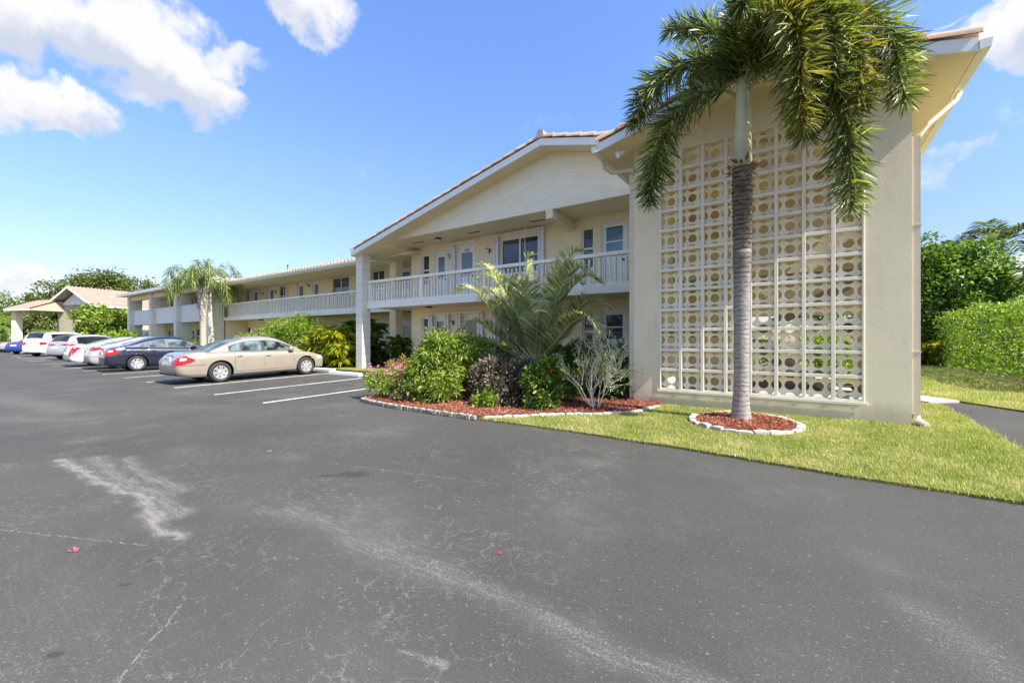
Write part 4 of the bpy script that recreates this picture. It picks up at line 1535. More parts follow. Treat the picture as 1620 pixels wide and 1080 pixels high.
def trunk_mat(name, c0, c1, ring, k=.7, rough_z=None):
    m, t, p = mat_base(name)
    P_ = pos(t)
    s = t.new('ShaderNodeSeparateXYZ')
    t.l.new(P_, s.inputs[0])
    zz = t.m('ADD', s.outputs[2], t.m('MULTIPLY', t.m('SUBTRACT', t.noise(P_, 5, 4, .7), .5), ring * .9))
    f = t.m('FRACT', t.m('DIVIDE', zz, ring))
    n = t.noise(t.v('MULTIPLY', P_, (5, 5, 16)), 2, 6, .7)
    c = t.ramp(n, [(.3, c0), (.7, c1)])
    kk = k
    if rough_z:
        # older bark weathers pale and smooth, the young upper part is still rough and brown
        up_ = t.smooth(t.m('ADD', s.outputs[2], t.m('MULTIPLY', t.m('SUBTRACT', t.noise(P_, 4, 4), .5), 1.2)), *rough_z)
        c = t.mix(up_, c, t.ramp(n, [(.3, (.12, .095, .075)), (.7, (.27, .235, .20))]))
        kk = t.m('ADD', k, t.m('MULTIPLY', up_, .5), clamp=True)
    gate = t.smooth(t.noise(t.v('MULTIPLY', P_, (3, 3, 9)), 3, 3), .36, .54)
    c = t.mix(t.m('MULTIPLY', t.m('MULTIPLY', t.smooth(f, .42, .06), gate), kk), c, (.038, .030, .025))
    li = t.smooth(t.noise(P_, 7, 3), .58, .72)
    c = t.mix(t.m('MULTIPLY', li, .4), c, (.50, .49, .46))
    t.l.new(c, p.inputs['Base Color'])
    p.inputs['Roughness'].default_value = .92
    p.inputs['Specular IOR Level'].default_value = .15
    b = t.new('ShaderNodeBump')
    b.inputs['Strength'].default_value = .8
    b.inputs['Distance'].default_value = .02
    t.l.new(t.m('ADD', f, n), b.inputs['Height'])
    t.l.new(b.outputs[0], p.inputs['Normal'])
    return m


M['trunk_rough'] = trunk_mat('rough upper palm trunk', (.17, .145, .125), (.32, .29, .26), .07, .95)
M['trunk_grey'] = trunk_mat('ringed grey palm trunk', (.24, .22, .195), (.46, .43, .39), .075, .5, (1.7, 3.1))
M['crownshaft'] = plain('smooth green crownshaft', (.52, .47, .24), .42, .25, 1.6, .15, 20)
M['husk'] = plain('brown husk', (.26, .13, .06), .9, .35, 12, .6, 40)
M['trunk_far'] = trunk_mat('pale palm trunk', (.34, .29, .24), (.50, .45, .39), .12, .4)

PB = Vector((-.86, 7.72, zg(7.72) + .05))
fox = empty('foxtail_palm', PB, 0, 'tall feathery palm with ringed grey trunk standing before the breeze block screen', 'palm tree')


def trunk_profile(q, pts, n=20, rough=.0, seed=2, lean=(0, 0)):
    rnd_ = random.Random(seed)
    rings = []
    for z, rad in pts:
        rings.append([((rad * (1 + rnd_.uniform(-rough, rough))) * math.cos(2 * PI * k / n) + lean[0] * z, (rad * (1 + rnd_.uniform(-rough, rough))) * math.sin(2 * PI * k / n) + lean[1] * z, z) for k in range(n)])
    q.ring_loft(rings)


LEAN = (.006, -.006)
mb = MB()
lower = [(-.08, .175), (0, .165), (.06, .15), (.16, .132), (.4, .115), (.8, .108)] + [(.8 + i * .1, .107 + .022 * min(1, i / 18) ** 1.5 + .003 * math.sin(i * .8)) for i in range(1, 20)]
trunk_profile(mb, lower, 20, .02, 2, LEAN)
mb.build('trunk', M['trunk_grey'], fox, smooth=True)
mb = MB()
up_ = []
z = 2.66
while z < 4.02:
    rr = .128 + .003 * math.sin(z * 9)
    q_ = min(1, (z - 2.55) / .9)
    up_ += [(z, rr), (z + .045, rr + .030 * q_), (z + .055, rr - .006 * q_)]
    z += .062
trunk_profile(mb, up_, 20, .05, 3, LEAN)
mb.build('upper_trunk', M['trunk_grey'], fox, smooth=True, auto=35)
mb = MB()
trunk_profile(mb, [(3.95, .130), (4.1, .136), (4.4, .128), (4.7, .115), (5.0, .105), (5.2, .098), (5.45, .075)], 20, .015, 4, LEAN)
mb.build('crownshaft', M['crownshaft'], fox, smooth=True)
r = rs(31)
a = r.rand(46) * 2 * PI
bs = np.stack([np.cos(a) * .132 + .024, np.sin(a) * .132 - .024, 3.93 + r.rand(46) * .16], 1)
leaf_mesh('husk', bs, np.stack([np.cos(a) * .7, np.sin(a) * .7, r.uniform(-.5, .9, 46)], 1), np.stack([np.cos(a), np.sin(a), a * 0], 1), r.uniform(.09, .17, 46), .06, M['husk'], fox)
H0 = Vector((.03, -.03, 5.22))
# midribs relative to the palm foot (metres)
FOX = [
    # left arching, left drooping, straight up, up-left
    ([(0, 0, 0), (-.28, -.10, .50), (-.85, -.25, .62), (-1.35, -.38, .30), (-1.62, -.45, -.25)], 'lf_fox', 560),
    ([(0, 0, -.1), (-.40, -.14, .10), (-.90, -.28, -.12), (-1.22, -.38, -.75), (-1.36, -.42, -1.65)], 'lf_fox', 560),
    ([(0, 0, .05), (.03, .02, .6), (.08, .10, 1.3), (.22, .2, 2.0)], 'lf_fox', 470),
    ([(0, 0, .0), (-.18, .02, .7), (-.55, .0, 1.25), (-1.15, -.05, 1.42)], 'lf_fox', 430),
    # right: three that lean to the viewer, olive and yellowing
    ([(0, 0, 0), (.22, -.35, .55), (.52, -.72, .62), (.74, -.95, .10), (.80, -1.02, -1.15)], 'lf_fox_yel', 700),
    ([(0, 0, .05), (.28, -.28, .72), (.72, -.55, .85), (1.06, -.75, .30), (1.14, -.82, -.75)], 'lf_fox', 680),
    ([(0, 0, 0), (.30, -.22, .35), (.62, -.45, .15), (.78, -.58, -.45), (.82, -.62, -1.2)], 'lf_fox', 560),
    ([(0, 0, 0), (.45, -.15, .52), (1.10, -.30, .62), (1.66, -.42, .12), (1.86, -.48, -.95)], 'lf_fox', 640),
    ([(0, 0, -.05), (.52, -.22, .20), (1.00, -.40, -.10), (1.26, -.52, -1.0), (1.32, -.58, -2.25)], 'lf_fox', 640),
    ([(0, 0, .05), (.30, .02, .75), (.70, .02, 1.15), (1.15, -.02, 1.15)], 'lf_fox_yel', 420),
    ([(0, 0, .05), (.38, -.25, .60), (.92, -.48, .62), (1.30, -.62, .10), (1.42, -.68, -.95)], 'lf_fox_yel', 600),
    # short one toward the viewer and two to the back over the roof
    ([(0, 0, .05), (-.06, -.30, .72), (.02, -.62, 1.0), (.10, -.85, .85)], 'lf_fox', 430),
    ([(0, 0, .1), (.08, .45, .75), (.15, .95, 1.15), (.2, 1.5, 1.2)], 'lf_fox', 330),
    ([(0, 0, .1), (-.25, .35, .75), (-.6, .75, 1.05), (-1.0, 1.1, .95)], 'lf_fox', 330),
    ([(0, 0, .1), (.30, .40, .75), (.75, .75, 1.0), (1.2, 1.05, .95)], 'lf_fox', 330),
]
for i, (pts, mk, n) in enumerate(FOX):
    frond(fox, [tuple(H0 + Vector(p)) for p in pts], mk, 'rachis', int(n * 1.45), .45, .0235, 40 + i, 'plume', .10, .10, .026, fwd=.65)

# feather palm in the bed: bluish sage leaves, very short trunk
fp = empty('feather_palm', (-5.6, 9.2, zg(9.2) + .07), 0, 'short young palm with arching grey green feather leaves in front of the balcony', 'palm tree')
mb = MB()
trunk_profile(mb, [(-.05, .17), (.1, .17), (.35, .16), (.6, .15), (.78, .10)], 14, .09, 6)
mb.build('trunk', M['trunk_rough'], fp, smooth=True)
FP = [
    [(0, 0, 0), (-.62, -.05, 1.25), (-1.02, -.1, 2.2), (-1.30, -.15, 2.62), (-1.50, -.2, 2.60)],
    [(0, 0, 0), (-.75, -.25, .95), (-1.25, -.4, 1.72), (-1.62, -.5, 2.02), (-1.95, -.55, 1.92)],
    [(0, 0, 0), (-.85, -.1, .62), (-1.40, -.15, 1.05), (-1.80, -.2, 1.12), (-2.08, -.2, .82)],
    [(0, 0, 0), (-.85, -.35, .42), (-1.45, -.55, .66), (-1.90, -.7, .58), (-2.05, -.7, .12)],
    [(0, 0, 0), (-.20, .1, 1.35), (-.32, .15, 2.1), (-.34, .2, 2.75), (-.18, .2, 2.85)],
    [(0, 0, 0), (.40, -.1, 1.3), (.75, -.2, 2.1), (1.12, -.28, 2.65), (1.52, -.3, 2.60)],
    [(0, 0, 0), (.55, -.3, 1.05), (.95, -.5, 1.80), (1.36, -.62, 2.25), (1.72, -.7, 2.05)],
    [(0, 0, 0), (.70, -.1, .75), (1.20, -.2, 1.30), (1.60, -.25, 1.55), (1.98, -.3, 1.28)],
    [(0, 0, 0), (.75, -.35, .60), (1.28, -.55, 1.02), (1.68, -.7, 1.12), (1.98, -.75, .80)],
    [(0, 0, 0), (.05, -.35, 1.1), (.05, -.75, 1.8), (.0, -1.1, 2.05), (-.05, -1.35, 1.9)],
    [(0, 0, 0), (-.30, -.3, 1.2), (-.52, -.6, 1.95), (-.72, -.85, 2.2), (-.95, -1.0, 2.1)],
    [(0, 0, 0), (.15, .3, 1.3), (.3, .7, 2.1), (.5, 1.0, 2.3), (.7, 1.2, 2.1)],
    [(0, 0, 0), (-.4, .3, 1.2), (-.8, .6, 1.9), (-1.1, .8, 2.1), (-1.4, .95, 1.9)],
    [(0, 0, 0), (-.9, -.3, .25), (-1.5, -.5, .30), (-1.95, -.6, .08)],
    [(0, 0, 0), (-.70, .1, 1.05), (-1.15, .2, 1.75), (-1.5, .25, 2.0), (-1.75, .25, 1.75)],
    [(0, 0, 0), (.42, .2, 1.25), (.85, .35, 1.95), (1.2, .45, 2.2), (1.5, .5, 2.0)],
    [(0, 0, 0), (.30, -.45, .95), (.52, -.85, 1.45), (.72, -1.15, 1.52), (.9, -1.35, 1.25)],
]
for i, pts in enumerate(FP):
    frond(fp, [tuple(Vector((p[0] * (1.14 if p[0] < 0 else 1.04), p[1], p[2])) * .98 + Vector((0, 0, .62))) for p in pts], 'lf_sage', 'rachis_pale', 400, .58, .021, 80 + i, 'flat', .14, .16, .024, fwd=.8)

# queen palm before the far block
qp = empty('queen_palm', (-31.0, 11.1, .35), 0, 'palm with pale trunk and drooping feathery crown before the far columned block', 'palm tree')
mb = MB()
trunk_profile(mb, [(-.1, .25), (.1, .22), (.6, .19), (1.6, .18), (2.6, .19), (3.1, .23), (3.5, .28), (3.9, .26), (4.45, .15)], 14, .05, 8, (-.015, 0))
mb.build('trunk', M['trunk_far'], qp, smooth=True)
r = rs(70)
a = r.rand(60) * 2 * PI
bs = np.stack([np.cos(a) * .22 - .05, np.sin(a) * .22, r.uniform(2.9, 4.0, 60)], 1)
leaf_mesh('leaf_base', bs, np.stack([np.cos(a) * .35, np.sin(a) * .35, a * 0 + 1], 1), np.stack([np.cos(a), np.sin(a), a * 0], 1), r.uniform(.3, .6, 60), .14, M['trunk_far'], qp)
for i in range(13):
    a = 2 * PI * i / 13 * 2.0 + r.uniform(-.2, .2)
    el = r.uniform(.35, 1.5)
    L = r.uniform(1.7, 2.5)
    dx, dy = math.cos(a), math.sin(a)
    rise = L * .80 * math.sin(el)
    p = [(-.06, 0, 4.05), (-.06 + dx * L * .28 * math.cos(el * .7), dy * L * .28 * math.cos(el * .7), 4.1 + rise * .75), (-.06 + dx * L * .58, dy * L * .58, 4.1 + rise),
         (-.06 + dx * L * .78, dy * L * .78, 4.1 + rise - L * .28), (-.06 + dx * L * .84, dy * L * .84, 4.1 + rise - L * .62)]
    frond(qp, p, 'lf_queen', 'rachis_pale', 170, .55, .038, 100 + i, 'plume', .14, .75, .03, fwd=.7)

# --- strip behind the cars ----------------------------------------------------
def strappy(name, cat, label, loc, w, h, n, mat, seed, length=.6, width=.07, group=None):
    """clump of arching strap leaves"""
    root = empty(name, loc, 0, label, cat, group)
    r = rs(seed)
    k = max(6, n // 16)
    cx = np.stack([r.uniform(-w, w, k), r.uniform(-w * .6, w * .6, k), r.uniform(.15, 1, k) * h], 1)
    cx[:, 2] *= np.sqrt(np.clip(1 - (cx[:, 0] / (w * 1.15)) ** 2, .1, 1))
    which = r.randint(0, k, n)
    a = r.rand(n) * 2 * PI
    e = r.uniform(-.1, .9, n)
    ax = np.stack([np.cos(a) * np.cos(e), np.sin(a) * np.cos(e), np.sin(e)], 1)
    leaf_mesh('foliage', cx[which], ax, unit(np.stack([a * 0, a * 0, a * 0 + 1], 1) + r.normal(size=(n, 3)) * .3), length * r.uniform(.6, 1.2, n), width, M[mat], root, droop=.35)
    stems('stems', (0, 0, -.05), [tuple(c) for c in cx[:min(k, 24)]], .018, M['rachis'], root, .04, seed)
    return root


strappy('strappy_plant', 'plant', 'large yellow green clump of strap leaves left of the block column', (-17.2, 11.2, .3), 1.15, 1.8, 2600, 'lf_yel', 201, .55, .07)
strappy('fan_palm', 'palm', 'dark green fan palm clump behind the yellow green strappy plant', (-16.6, 12.2, .3), .9, 2.15, 900, 'lf_mid', 202, .6, .06)
strappy('strappy_plant', 'plant', 'dark palm like plant just right of the block column', (-14.3, 12.3, .3), .28, 1.35, 160, 'lf_mid', 203, .5, .06)
strappy('strappy_plant', 'plant', 'low dark fern like plant on the ground beside the walkway behind the column', (-13.6, 12.9, .3), .5, .35, 130, 'lf_mid', 204, .6, .06)
shrub('shrub', 'shrub', 'wide loose yellow green shrub below the wing balcony behind the gold sedan', (-22.4, 11.9, .3),
      [(0, 0, 1.45, 1.9, .8, .9), (-1.6, 0, 1.2, 1.3, .8, .85), (1.5, 0, 1.55, 1.2, .7, .75), (-.2, -.3, .6, 2.0, .6, .6), (.6, 0, 1.9, 1.1, .6, .5)], 12000, .13, 'lf_hedge', 205, .24, aspect=.35, stem_n=14, stem_r=.03, shell=.3)
shrub('shrub', 'shrub', 'low green shrub left of the wide loose shrub behind the gold sedan roof', (-26.3, 11.6, .3), [(0, 0, .8, 1.3, .6, .7)], 3000, .13, 'lf_hedge', 206, .2)
shrub('shrub', 'shrub', 'low green hedge between the loose shrub and the strappy clump', (-19.4, 11.6, .3), [(0, 0, .55, 1.1, .5, .5)], 2500, .11, 'lf_mid', 207, .15)
fl = shrub('flowering_shrub', 'shrub', 'low orange flowered plant at the nose of the gold sedan', (-18.9, 10.9, .3), [(0, 0, .32, .8, .35, .3)], 1500, .10, 'lf_yel', 208, .12)
blossoms(fl, [(rs(9 + k).uniform(-.7, .7), -.25, rs(19 + k).uniform(.35, .62)) for k in range(14)], .07, 'orange', 10)
shrub('hedge', 'hedge', 'low yellow hedge beside the queen palm trunk', (-33.2, 11.0, .3), [(0, 0, .72, 1.8, .5, .55)], 3200, .14, 'lf_yel', 209, .18, aspect=.5)
shrub('hedge', 'hedge', 'low green planting in front of the far block columns', (-38.6, 11.1, .3), [(0, 0, .65, 2.6, .5, .6)], 3000, .15, 'lf_mid', 210, .2)
shrub('hedge', 'hedge', 'bright green rounded hedge behind the white and grey cars', (-46.5, 10.6, .25), [(0, 0, 1.05, 2.7, 1.3, 1.05), (-1.6, 0, .9, 1.6, 1.1, .9), (1.6, 0, .9, 1.6, 1.1, .9)], 9000, .16, 'lf_hedge', 211, .18, aspect=.5)


# --- trees --------------------------------------------------------------------
def tree(name, label, loc, h_trunk, r_trunk, blobs, n, leaf, mat, seed, cat='tree', spread=.5, clumps=None, limbs=10, lean=(0, 0), group=None, aspect=.5, shell=.4, bark='bark'):
    root = empty(name, loc, 0, label, cat, group)
    r = rs(seed)
    rnd_ = random.Random(seed)
    mb = MB()
    top = Vector((lean[0], lean[1], h_trunk))
    mb.tube([(0, 0, -.2), (lean[0] * .25 + rnd_.uniform(-.05, .05), lean[1] * .25, h_trunk * .35), (lean[0] * .65, lean[1] * .65, h_trunk * .7), tuple(top)],
            [r_trunk * 1.35, r_trunk, r_trunk * .85, r_trunk * .7], 10)
    q, _ = clump_points(r, blobs, limbs, limbs, .1, .4)
    for t in q:
        t = Vector(t)
        mid = top.lerp(t, .5) + Vector((rnd_.uniform(-.2, .2), rnd_.uniform(-.2, .2), rnd_.uniform(0, .3)))
        mb.tube([tuple(top - Vector((0, 0, .1))), tuple(mid), tuple(t)], [r_trunk * .5, r_trunk * .3, r_trunk * .1], 7)
    mb.build('trunk', M[bark], root, smooth=True)
    clumps = clumps or n // 55
    p, out = clump_points(r, blobs, clumps, n, spread, shell)
    ax = unit(out + r.normal(size=p.shape) * .7)
    nr = unit(r.normal(size=p.shape) * .7 + [0, 0, 1.0] + out * .4)
    L = leaf * r.uniform(.65, 1.3, n)
    leaf_mesh('crown', p, ax, nr, L, L * aspect, M[mat], root, droop=.1)
    return root


# right of the tower
tree('ficus_tree', 'dense bright green tree behind the lawn right of the screen wall', (6.0, 29.5, .26), 1.8, .25,
     [(-.4, 0, 3.2, 2.4, 2.4, 2.9), (-1.5, 0, 4.5, 1.7, 1.9, 2.1), (.5, .2, 4.1, 1.6, 1.6, 1.6), (1.9, .4, 3.0, 1.4, 1.5, 1.5), (-2.2, 0, 2.4, 1.5, 1.8, 2.2), (2.4, .6, 1.6, 1.3, 1.3, 1.3)], 24000, .22, 'lf_mid', 301, spread=.42, aspect=.55, limbs=14)


def box_hedge(name, label, loc, lx, ly, lz, n, leaf, mat, seed, rz=0, group=None):
    root = empty(name, loc, rz, label, 'hedge', group)
    r = rs(seed)
    u = r.uniform(-1, 1, (n, 3))
    ax_ = r.choice(3, n, p=[.4, .25, .35])
    sg = np.where(r.rand(n) < .5, -1.0, 1.0)
    u[np.arange(n), ax_] = sg * (1 - np.abs(r.normal(size=n)) * .09)
    # rounded shoulders and a billowing surface
    nn = np.abs(u[:, :2]).max(1)
    p = u * [lx / 2, ly / 2, lz / 2] + [0, 0, lz / 2]
    wob = np.sin(p[:, 1] * 1.9 + p[:, 2] * 1.3) * .09 + np.sin(p[:, 1] * 4.7 + 1 + p[:, 0] * 3) * .06 + np.sin(p[:, 2] * 6 + p[:, 1] * 5) * .04
    out = np.zeros((n, 3))
    out[np.arange(n), ax_] = sg
    p += out * (wob + np.abs(r.normal(size=n)) * .05 * (r.rand(n) < .35) * 2)[:, None]
    p[:, 2] -= np.clip(nn - .72, 0, 1) ** 2 * 2.4 * (u[:, 2] > .3) * lz * .5
    p = p[p[:, 2] > .04]
    n = len(p)
    out = out[:n]
    ax = unit(out * .7 + r.normal(size=(n, 3)) * .6 + [0, 0, .35])
    nr = unit(out + r.normal(size=(n, 3)) * .5 + [0, 0, .4])
    L = leaf * r.uniform(.6, 1.3, n)
    leaf_mesh('foliage', p, ax, nr, L, L * .5, M[mat], root, droop=.1)
    mb = MB()
    rnd_ = random.Random(seed)
    k = int(max(lx, ly) * 3)
    for i in range(k):
        x, y = rnd_.uniform(-lx * .35, lx * .35), rnd_.uniform(-ly * .45, ly * .45)
        mb.tube([(x, y, -.05), (x + rnd_.uniform(-.2, .2), y + rnd_.uniform(-.2, .2), lz * .5), (x + rnd_.uniform(-.35, .35), y + rnd_.uniform(-.3, .3), lz * .92)], [.03, .022, .01], 5)
    mb.build('stems', M['bark'], root)
    return root


box_hedge('hedge', 'tall clipped bright green hedge along the path at right', (6.35, 20.6, .24), 2.4, 12.6, 2.45, 30000, .125, 'lf_hedge', 302, R(2))
tag(sheet('hedge_soil', [[(4.6, 14.2), (5.4, 14.0), (5.6, 27.3), (4.6, 27.6)]], .06, M['soil']), kind='structure')


def fan_crown(root, at, n, L, mat, seed, nl=110, ll=.5):
    r_ = random.Random(seed)
    for i in range(n):
        a = 2 * PI * i / n + r_.uniform(-.25, .25)
        e = r_.uniform(.2, 1.2)
        dx, dy = math.cos(a), math.sin(a)
        p = [at, (at[0] + dx * L * .35 * math.cos(e * .6), at[1] + dy * L * .35 * math.cos(e * .6), at[2] + L * .45 * math.sin(e)),
             (at[0] + dx * L * .75, at[1] + dy * L * .75, at[2] + L * .5 * math.sin(e)), (at[0] + dx * L, at[1] + dy * L, at[2] + L * (.5 * math.sin(e) - .35))]
        frond(root, p, mat, 'rachis', nl, ll, .055, seed * 10 + i, 'flat', .1, .3, .03, fwd=.6)


def simple_palm(label, loc, h, r0, L, n, mat, seed, group=None, ll=.5, nl=110):
    root = empty('palm_tree', loc, 0, label, 'palm tree', group)
    mb = MB()
    trunk_profile(mb, [(-.1, r0 * 1.3), (.3, r0), (h * .5, r0 * .9), (h * .9, r0 * .8), (h, r0 * .5)], 10, .04, seed, (.02, .01))
    mb.build('trunk', M['trunk_far'], root, smooth=True)
    fan_crown(root, (h * .02, h * .01, h), n, L, mat, seed, nl, ll)
    return root


simple_palm('slender palm with arching leaves against the sky behind the right hedge', (8.9, 35.2, .26), 6.7, .13, 2.0, 11, 'lf_olive', 31, ll=.75)
simple_palm('lower palm partly hidden behind the dense bright green tree', (7.6, 35.8, .26), 6.0, .12, 1.7, 10, 'lf_mid', 32, ll=.7)
simple_palm('short palm leaning from behind the right hedge', (7.9, 29.8, .26), 3.6, .12, 2.0, 10, 'lf_mid', 33, ll=.6)
tree('tree', 'dark green tree at the right edge behind the hedge', (10.6, 34.5, .26), 2, .2, [(0, 0, 3.0, 2.2, 2.0, 1.7), (1.8, 0, 3.2, 2, 2, 2)], 7000, .22, 'lf_dark', 303, spread=.5)
tree('tree', 'broad dark green tree closing the view behind the bright green tree', (2.6, 38, .26), 2.5, .25, [(0, 0, 3.2, 3.4, 2.4, 2.8), (3.4, 1, 2.0, 3, 2, 1.7)], 9000, .26, 'lf_mid', 304, spread=.6)
shrub('shrub', 'shrub', 'green bush behind the open back of the screen tower', (-.2, 16.6, .28), [(0, 0, .9, 1.3, .8, .95), (1.1, 0, .7, .9, .7, .7), (-1.2, 0, .7, .9, .7, .7)], 5000, .12, 'lf_hedge', 305, .2)
strappy('strappy_plant', 'plant', 'spiky bright green plant between the dense tree and the right hedge', (4.9, 27.6, .26), .8, 1.3, 420, 'lf_yel', 306, .7, .06)

# far left
tree('sea_grape_tree', 'low spreading round leaved tree behind the white cars', (-53.6, 11.4, .2), 1.5, .16,
     [(0, 0, 3.1, 1.9, 1.6, 1.3), (-1.3, -.8, 3.2, 1.5, 1.4, 1.1), (1.2, .8, 2.8, 1.6, 1.4, 1.2), (.4, .3, 2.2, 1.9, 1.5, .9), (-1.2, -.6, 2.3, 1.2, 1.2, .9)], 5600, .30, 'lf_fresh', 401, spread=.42, limbs=12, lean=(-.4, .1), aspect=.7)
tree('oak_tree', 'broad crowned olive green tree rising behind the clubhouse roof', (-123, 24.5, .2), 5, .5,
     [(0, 0, 11.2, 7, 6, 4.0), (-6, -4, 9.8, 6, 5, 3.6), (6, 4, 10.6, 7, 5, 3.6), (11, 7.5, 9.0, 5, 4, 2.8), (1, 1, 13.0, 5, 4, 2.6), (-9, -6, 8.2, 4, 4, 2.6), (0, 0, 7.5, 10, 7, 3)], 24000, .60, 'lf_olive', 402, spread=1.2, limbs=16, aspect=.5)
tree('tree', 'olive green tree beyond the clubhouse canopy', (-122, 17.6, .2), 2, .3, [(0, 0, 4.5, 4, 4, 3.4), (-3, -2, 4.0, 4, 4, 3)], 7000, .5, 'lf_olive', 403, spread=.9)
for i, (x, y, h, L, lab) in enumerate([(-69.5, 6.0, 2.2, 2.0, 'low palm clump with bright fronds left of the clubhouse canopy'), (-74, 6.6, 2.8, 2.2, 'low palm behind the blue sedan at the left edge'),
                                  (-64.8, 9.4, 1.5, 1.5, 'small palm in front of the clubhouse canopy column')]):
    simple_palm(lab, (x, y, .2), h, .14, L, 13, 'lf_hedge', 50 + i, 'bright palms at the left edge', ll=.7, nl=90)
tree('tree', 'rounded green tree against the clouds at the left edge', (-131, 12.8, .2), 4, .3, [(0, 0, 8.2, 3.2, 3.2, 2.8), (1.5, 1, 5.4, 4.4, 4, 3.0), (-3, -2, 5, 4, 4, 3)], 7000, .42, 'lf_mid', 404, spread=.8)
shrub('hedge', 'hedge', 'mixed green planting in front of the clubhouse behind the white utility vehicle', (-60.5, 9.2, .2), [(0, 0, .8, 2.4, 1.2, .9), (-2.2, 0, .9, 2, 1.2, .9)], 3000, .2, 'lf_olive', 405, .3)
shrub('hedge', 'hedge', 'dark green planting under the palms at the left edge', (-72, 7.4, .2), [(0, 0, 1.0, 3.4, 1.6, 1.1), (-4, -1.2, 1.0, 3, 1.6, 1.2)], 5000, .22, 'lf_mid', 406, .35)


# --- grass and mulch ----------------------------------------------------------
def in_poly(p, poly):
    x, y = p[:, 0], p[:, 1]
    ins = np.zeros(len(p), bool)
    n = len(poly)
    for i in range(n):
        x0, y0 = poly[i]
        x1, y1 = poly[(i + 1) % n]
        c = ((y0 > y) != (y1 > y)) & (x < (x1 - x0) * (y - y0) / (y1 - y0 + 1e-12) + x0)
        ins ^= c
    return ins


def grass(name, polys, holes, box, n, h, w, seed, label):
    r = rs(seed)
    p = np.stack([r.uniform(box[0], box[1], n), r.uniform(box[2], box[3], n)], 1)
    ok = np.zeros(n, bool)
    pj = p + r.normal(size=p.shape) * [.035, .045]
    for poly in polys:
        ok |= in_poly(pj, poly)
    for cx_, cy_, rad in holes:
        ok &= (p[:, 0] - cx_) ** 2 + (p[:, 1] - cy_) ** 2 > rad * rad
    p = p[ok]
    # thin, patchy turf
    f = np.sin(p[:, 0] * 5.1 + 1.2) * np.sin(p[:, 1] * 6.3) + np.sin(p[:, 0] * 11.7 + p[:, 1] * 9.1) * .6
    p = p[(f + r.normal(size=len(p)) * .7) > -.85]
    n = len(p)
    z = .022 * np.clip(p[:, 1], -6, 12) + .025
    b = np.concatenate([p, z[:, None]], 1)
    a = r.rand(n) * 2 * PI
    lean = r.uniform(.1, 1.0, n)
    hh = h * r.uniform(.5, 1.3, n)
    d = np.stack([np.cos(a) * lean, np.sin(a) * lean, np.ones(n)], 1)
    tip = b + unit(d) * hh[:, None]
    s = np.stack([-np.sin(a), np.cos(a), a * 0], 1) * (w * r.uniform(.6, 1.2, n))[:, None]
    V = np.stack([b - s, b + s, tip], 1).reshape(-1, 3)
    F = np.arange(n * 3).reshape(-1, 3)
    return tag(tri_mesh(name, V, F, M['grass']), label, 'grass', kind='stuff')


grass('grass', [LAWN], [(-.80, 7.55, .78)], (-4.7, 3.7, 5.3, 12.4), 330000, .046, .0042, 501, 'sunlit yellow green lawn grass between asphalt and screen wall')
grass('grass_behind', [LAWN_BACK], [], (.9, 9, 8.6, 30), 130000, .085, .008, 502, 'lawn grass behind the path at right')
grass('grass_verge', [[(-24, 10.2), (-11.0, 10.2), (-11.0, 12.0), (-14.2, 12.7), (-24, 12.7)]], [], (-24, -11, 10.2, 12.7), 26000, .09, .009, 503, 'grass verge at the foot of the block column')


def chips(name, poly, holes, box, n, seed, label):
    r = rs(seed)
    p = np.stack([r.uniform(box[0], box[1], n), r.uniform(box[2], box[3], n)], 1)
    p = p[in_poly(p, poly)]
    n = len(p)
    b = np.concatenate([p, (.022 * np.clip(p[:, 1], -6, 12) + .08 + r.rand(n) * .018)[:, None]], 1)
    ax = unit(np.concatenate([r.normal(size=(n, 2)), r.normal(size=(n, 1)) * .3], 1))
    return tag(leaf_mesh(name, b, ax, unit(r.normal(size=(n, 3)) * .35 + [0, 0, 1]), r.uniform(.02, .06, n), r.uniform(.008, .02, n), M['mulch_chip']), label, 'mulch', kind='stuff')


chips('mulch_chips', BED, [], (-8.3, -2.3, 5.6, 9.5), 26000, 511, 'red wood chip mulch of the planting bed')
chips('mulch_chips_ring', [(-.80 + .68 * math.cos(2 * PI * k / 24), 7.55 + .68 * math.sin(2 * PI * k / 24)) for k in range(24)], [], (-1.6, 0, 6.8, 8.3), 6500, 512, 'red wood chip mulch round the tall palm')


# ------------------------------------------------------------------ parked cars
def car_paint(name, c, metal=.0, rough=.28):
    m, t, p = mat_base(name)
    n = t.noise(t.new('ShaderNodeTexCoord').outputs['Object'], 3, 4, .6)
    t.l.new(t.ramp(n, [(.3, tuple(x * .93 for x in c)), (.7, tuple(min(1, x * 1.05) for x in c))]), p.inputs['Base Color'])
    p.inputs['Roughness'].default_value = rough
    p.inputs['Metallic'].default_value = metal
    p.inputs['Coat Weight'].default_value = .8
    p.inputs['Coat Roughness'].default_value = .06
    return m


M['p_gold'] = car_paint('champagne car paint', (.375, .325, .262), .4, .32)
M['p_navy'] = car_paint('navy car paint', (.010, .014, .032), .1)
M['p_silver'] = car_paint('silver car paint', (.40, .405, .41), .3, .3)
M['p_white'] = car_paint('white car paint', (.66, .66, .65), 0, .3)
M['p_blue'] = car_paint('blue car paint', (.015, .05, .30), .2, .3)
M['car_glass'] = glass_mat('car glass', (.075, .105, .105), .03, .9, 3.0)
M['car_glass_dark'] = glass_mat('dark car glass', (.012, .014, .017), .03)
M['car_trim'] = plain('black car trim', (.012, .012, .013), .45, .1, 8)
M['tyre'] = plain('tyre rubber', (.030, .029, .028), .85, .25, 14, local=True)
M['rim'] = plain('alloy rim', (.58, .58, .58), .28, .05, 8, metal=.65, local=True)
M['tail'] = plain('red tail lamp lens', (.36, .006, .008), .15, .15, 20, spec=.4, coat=.2)
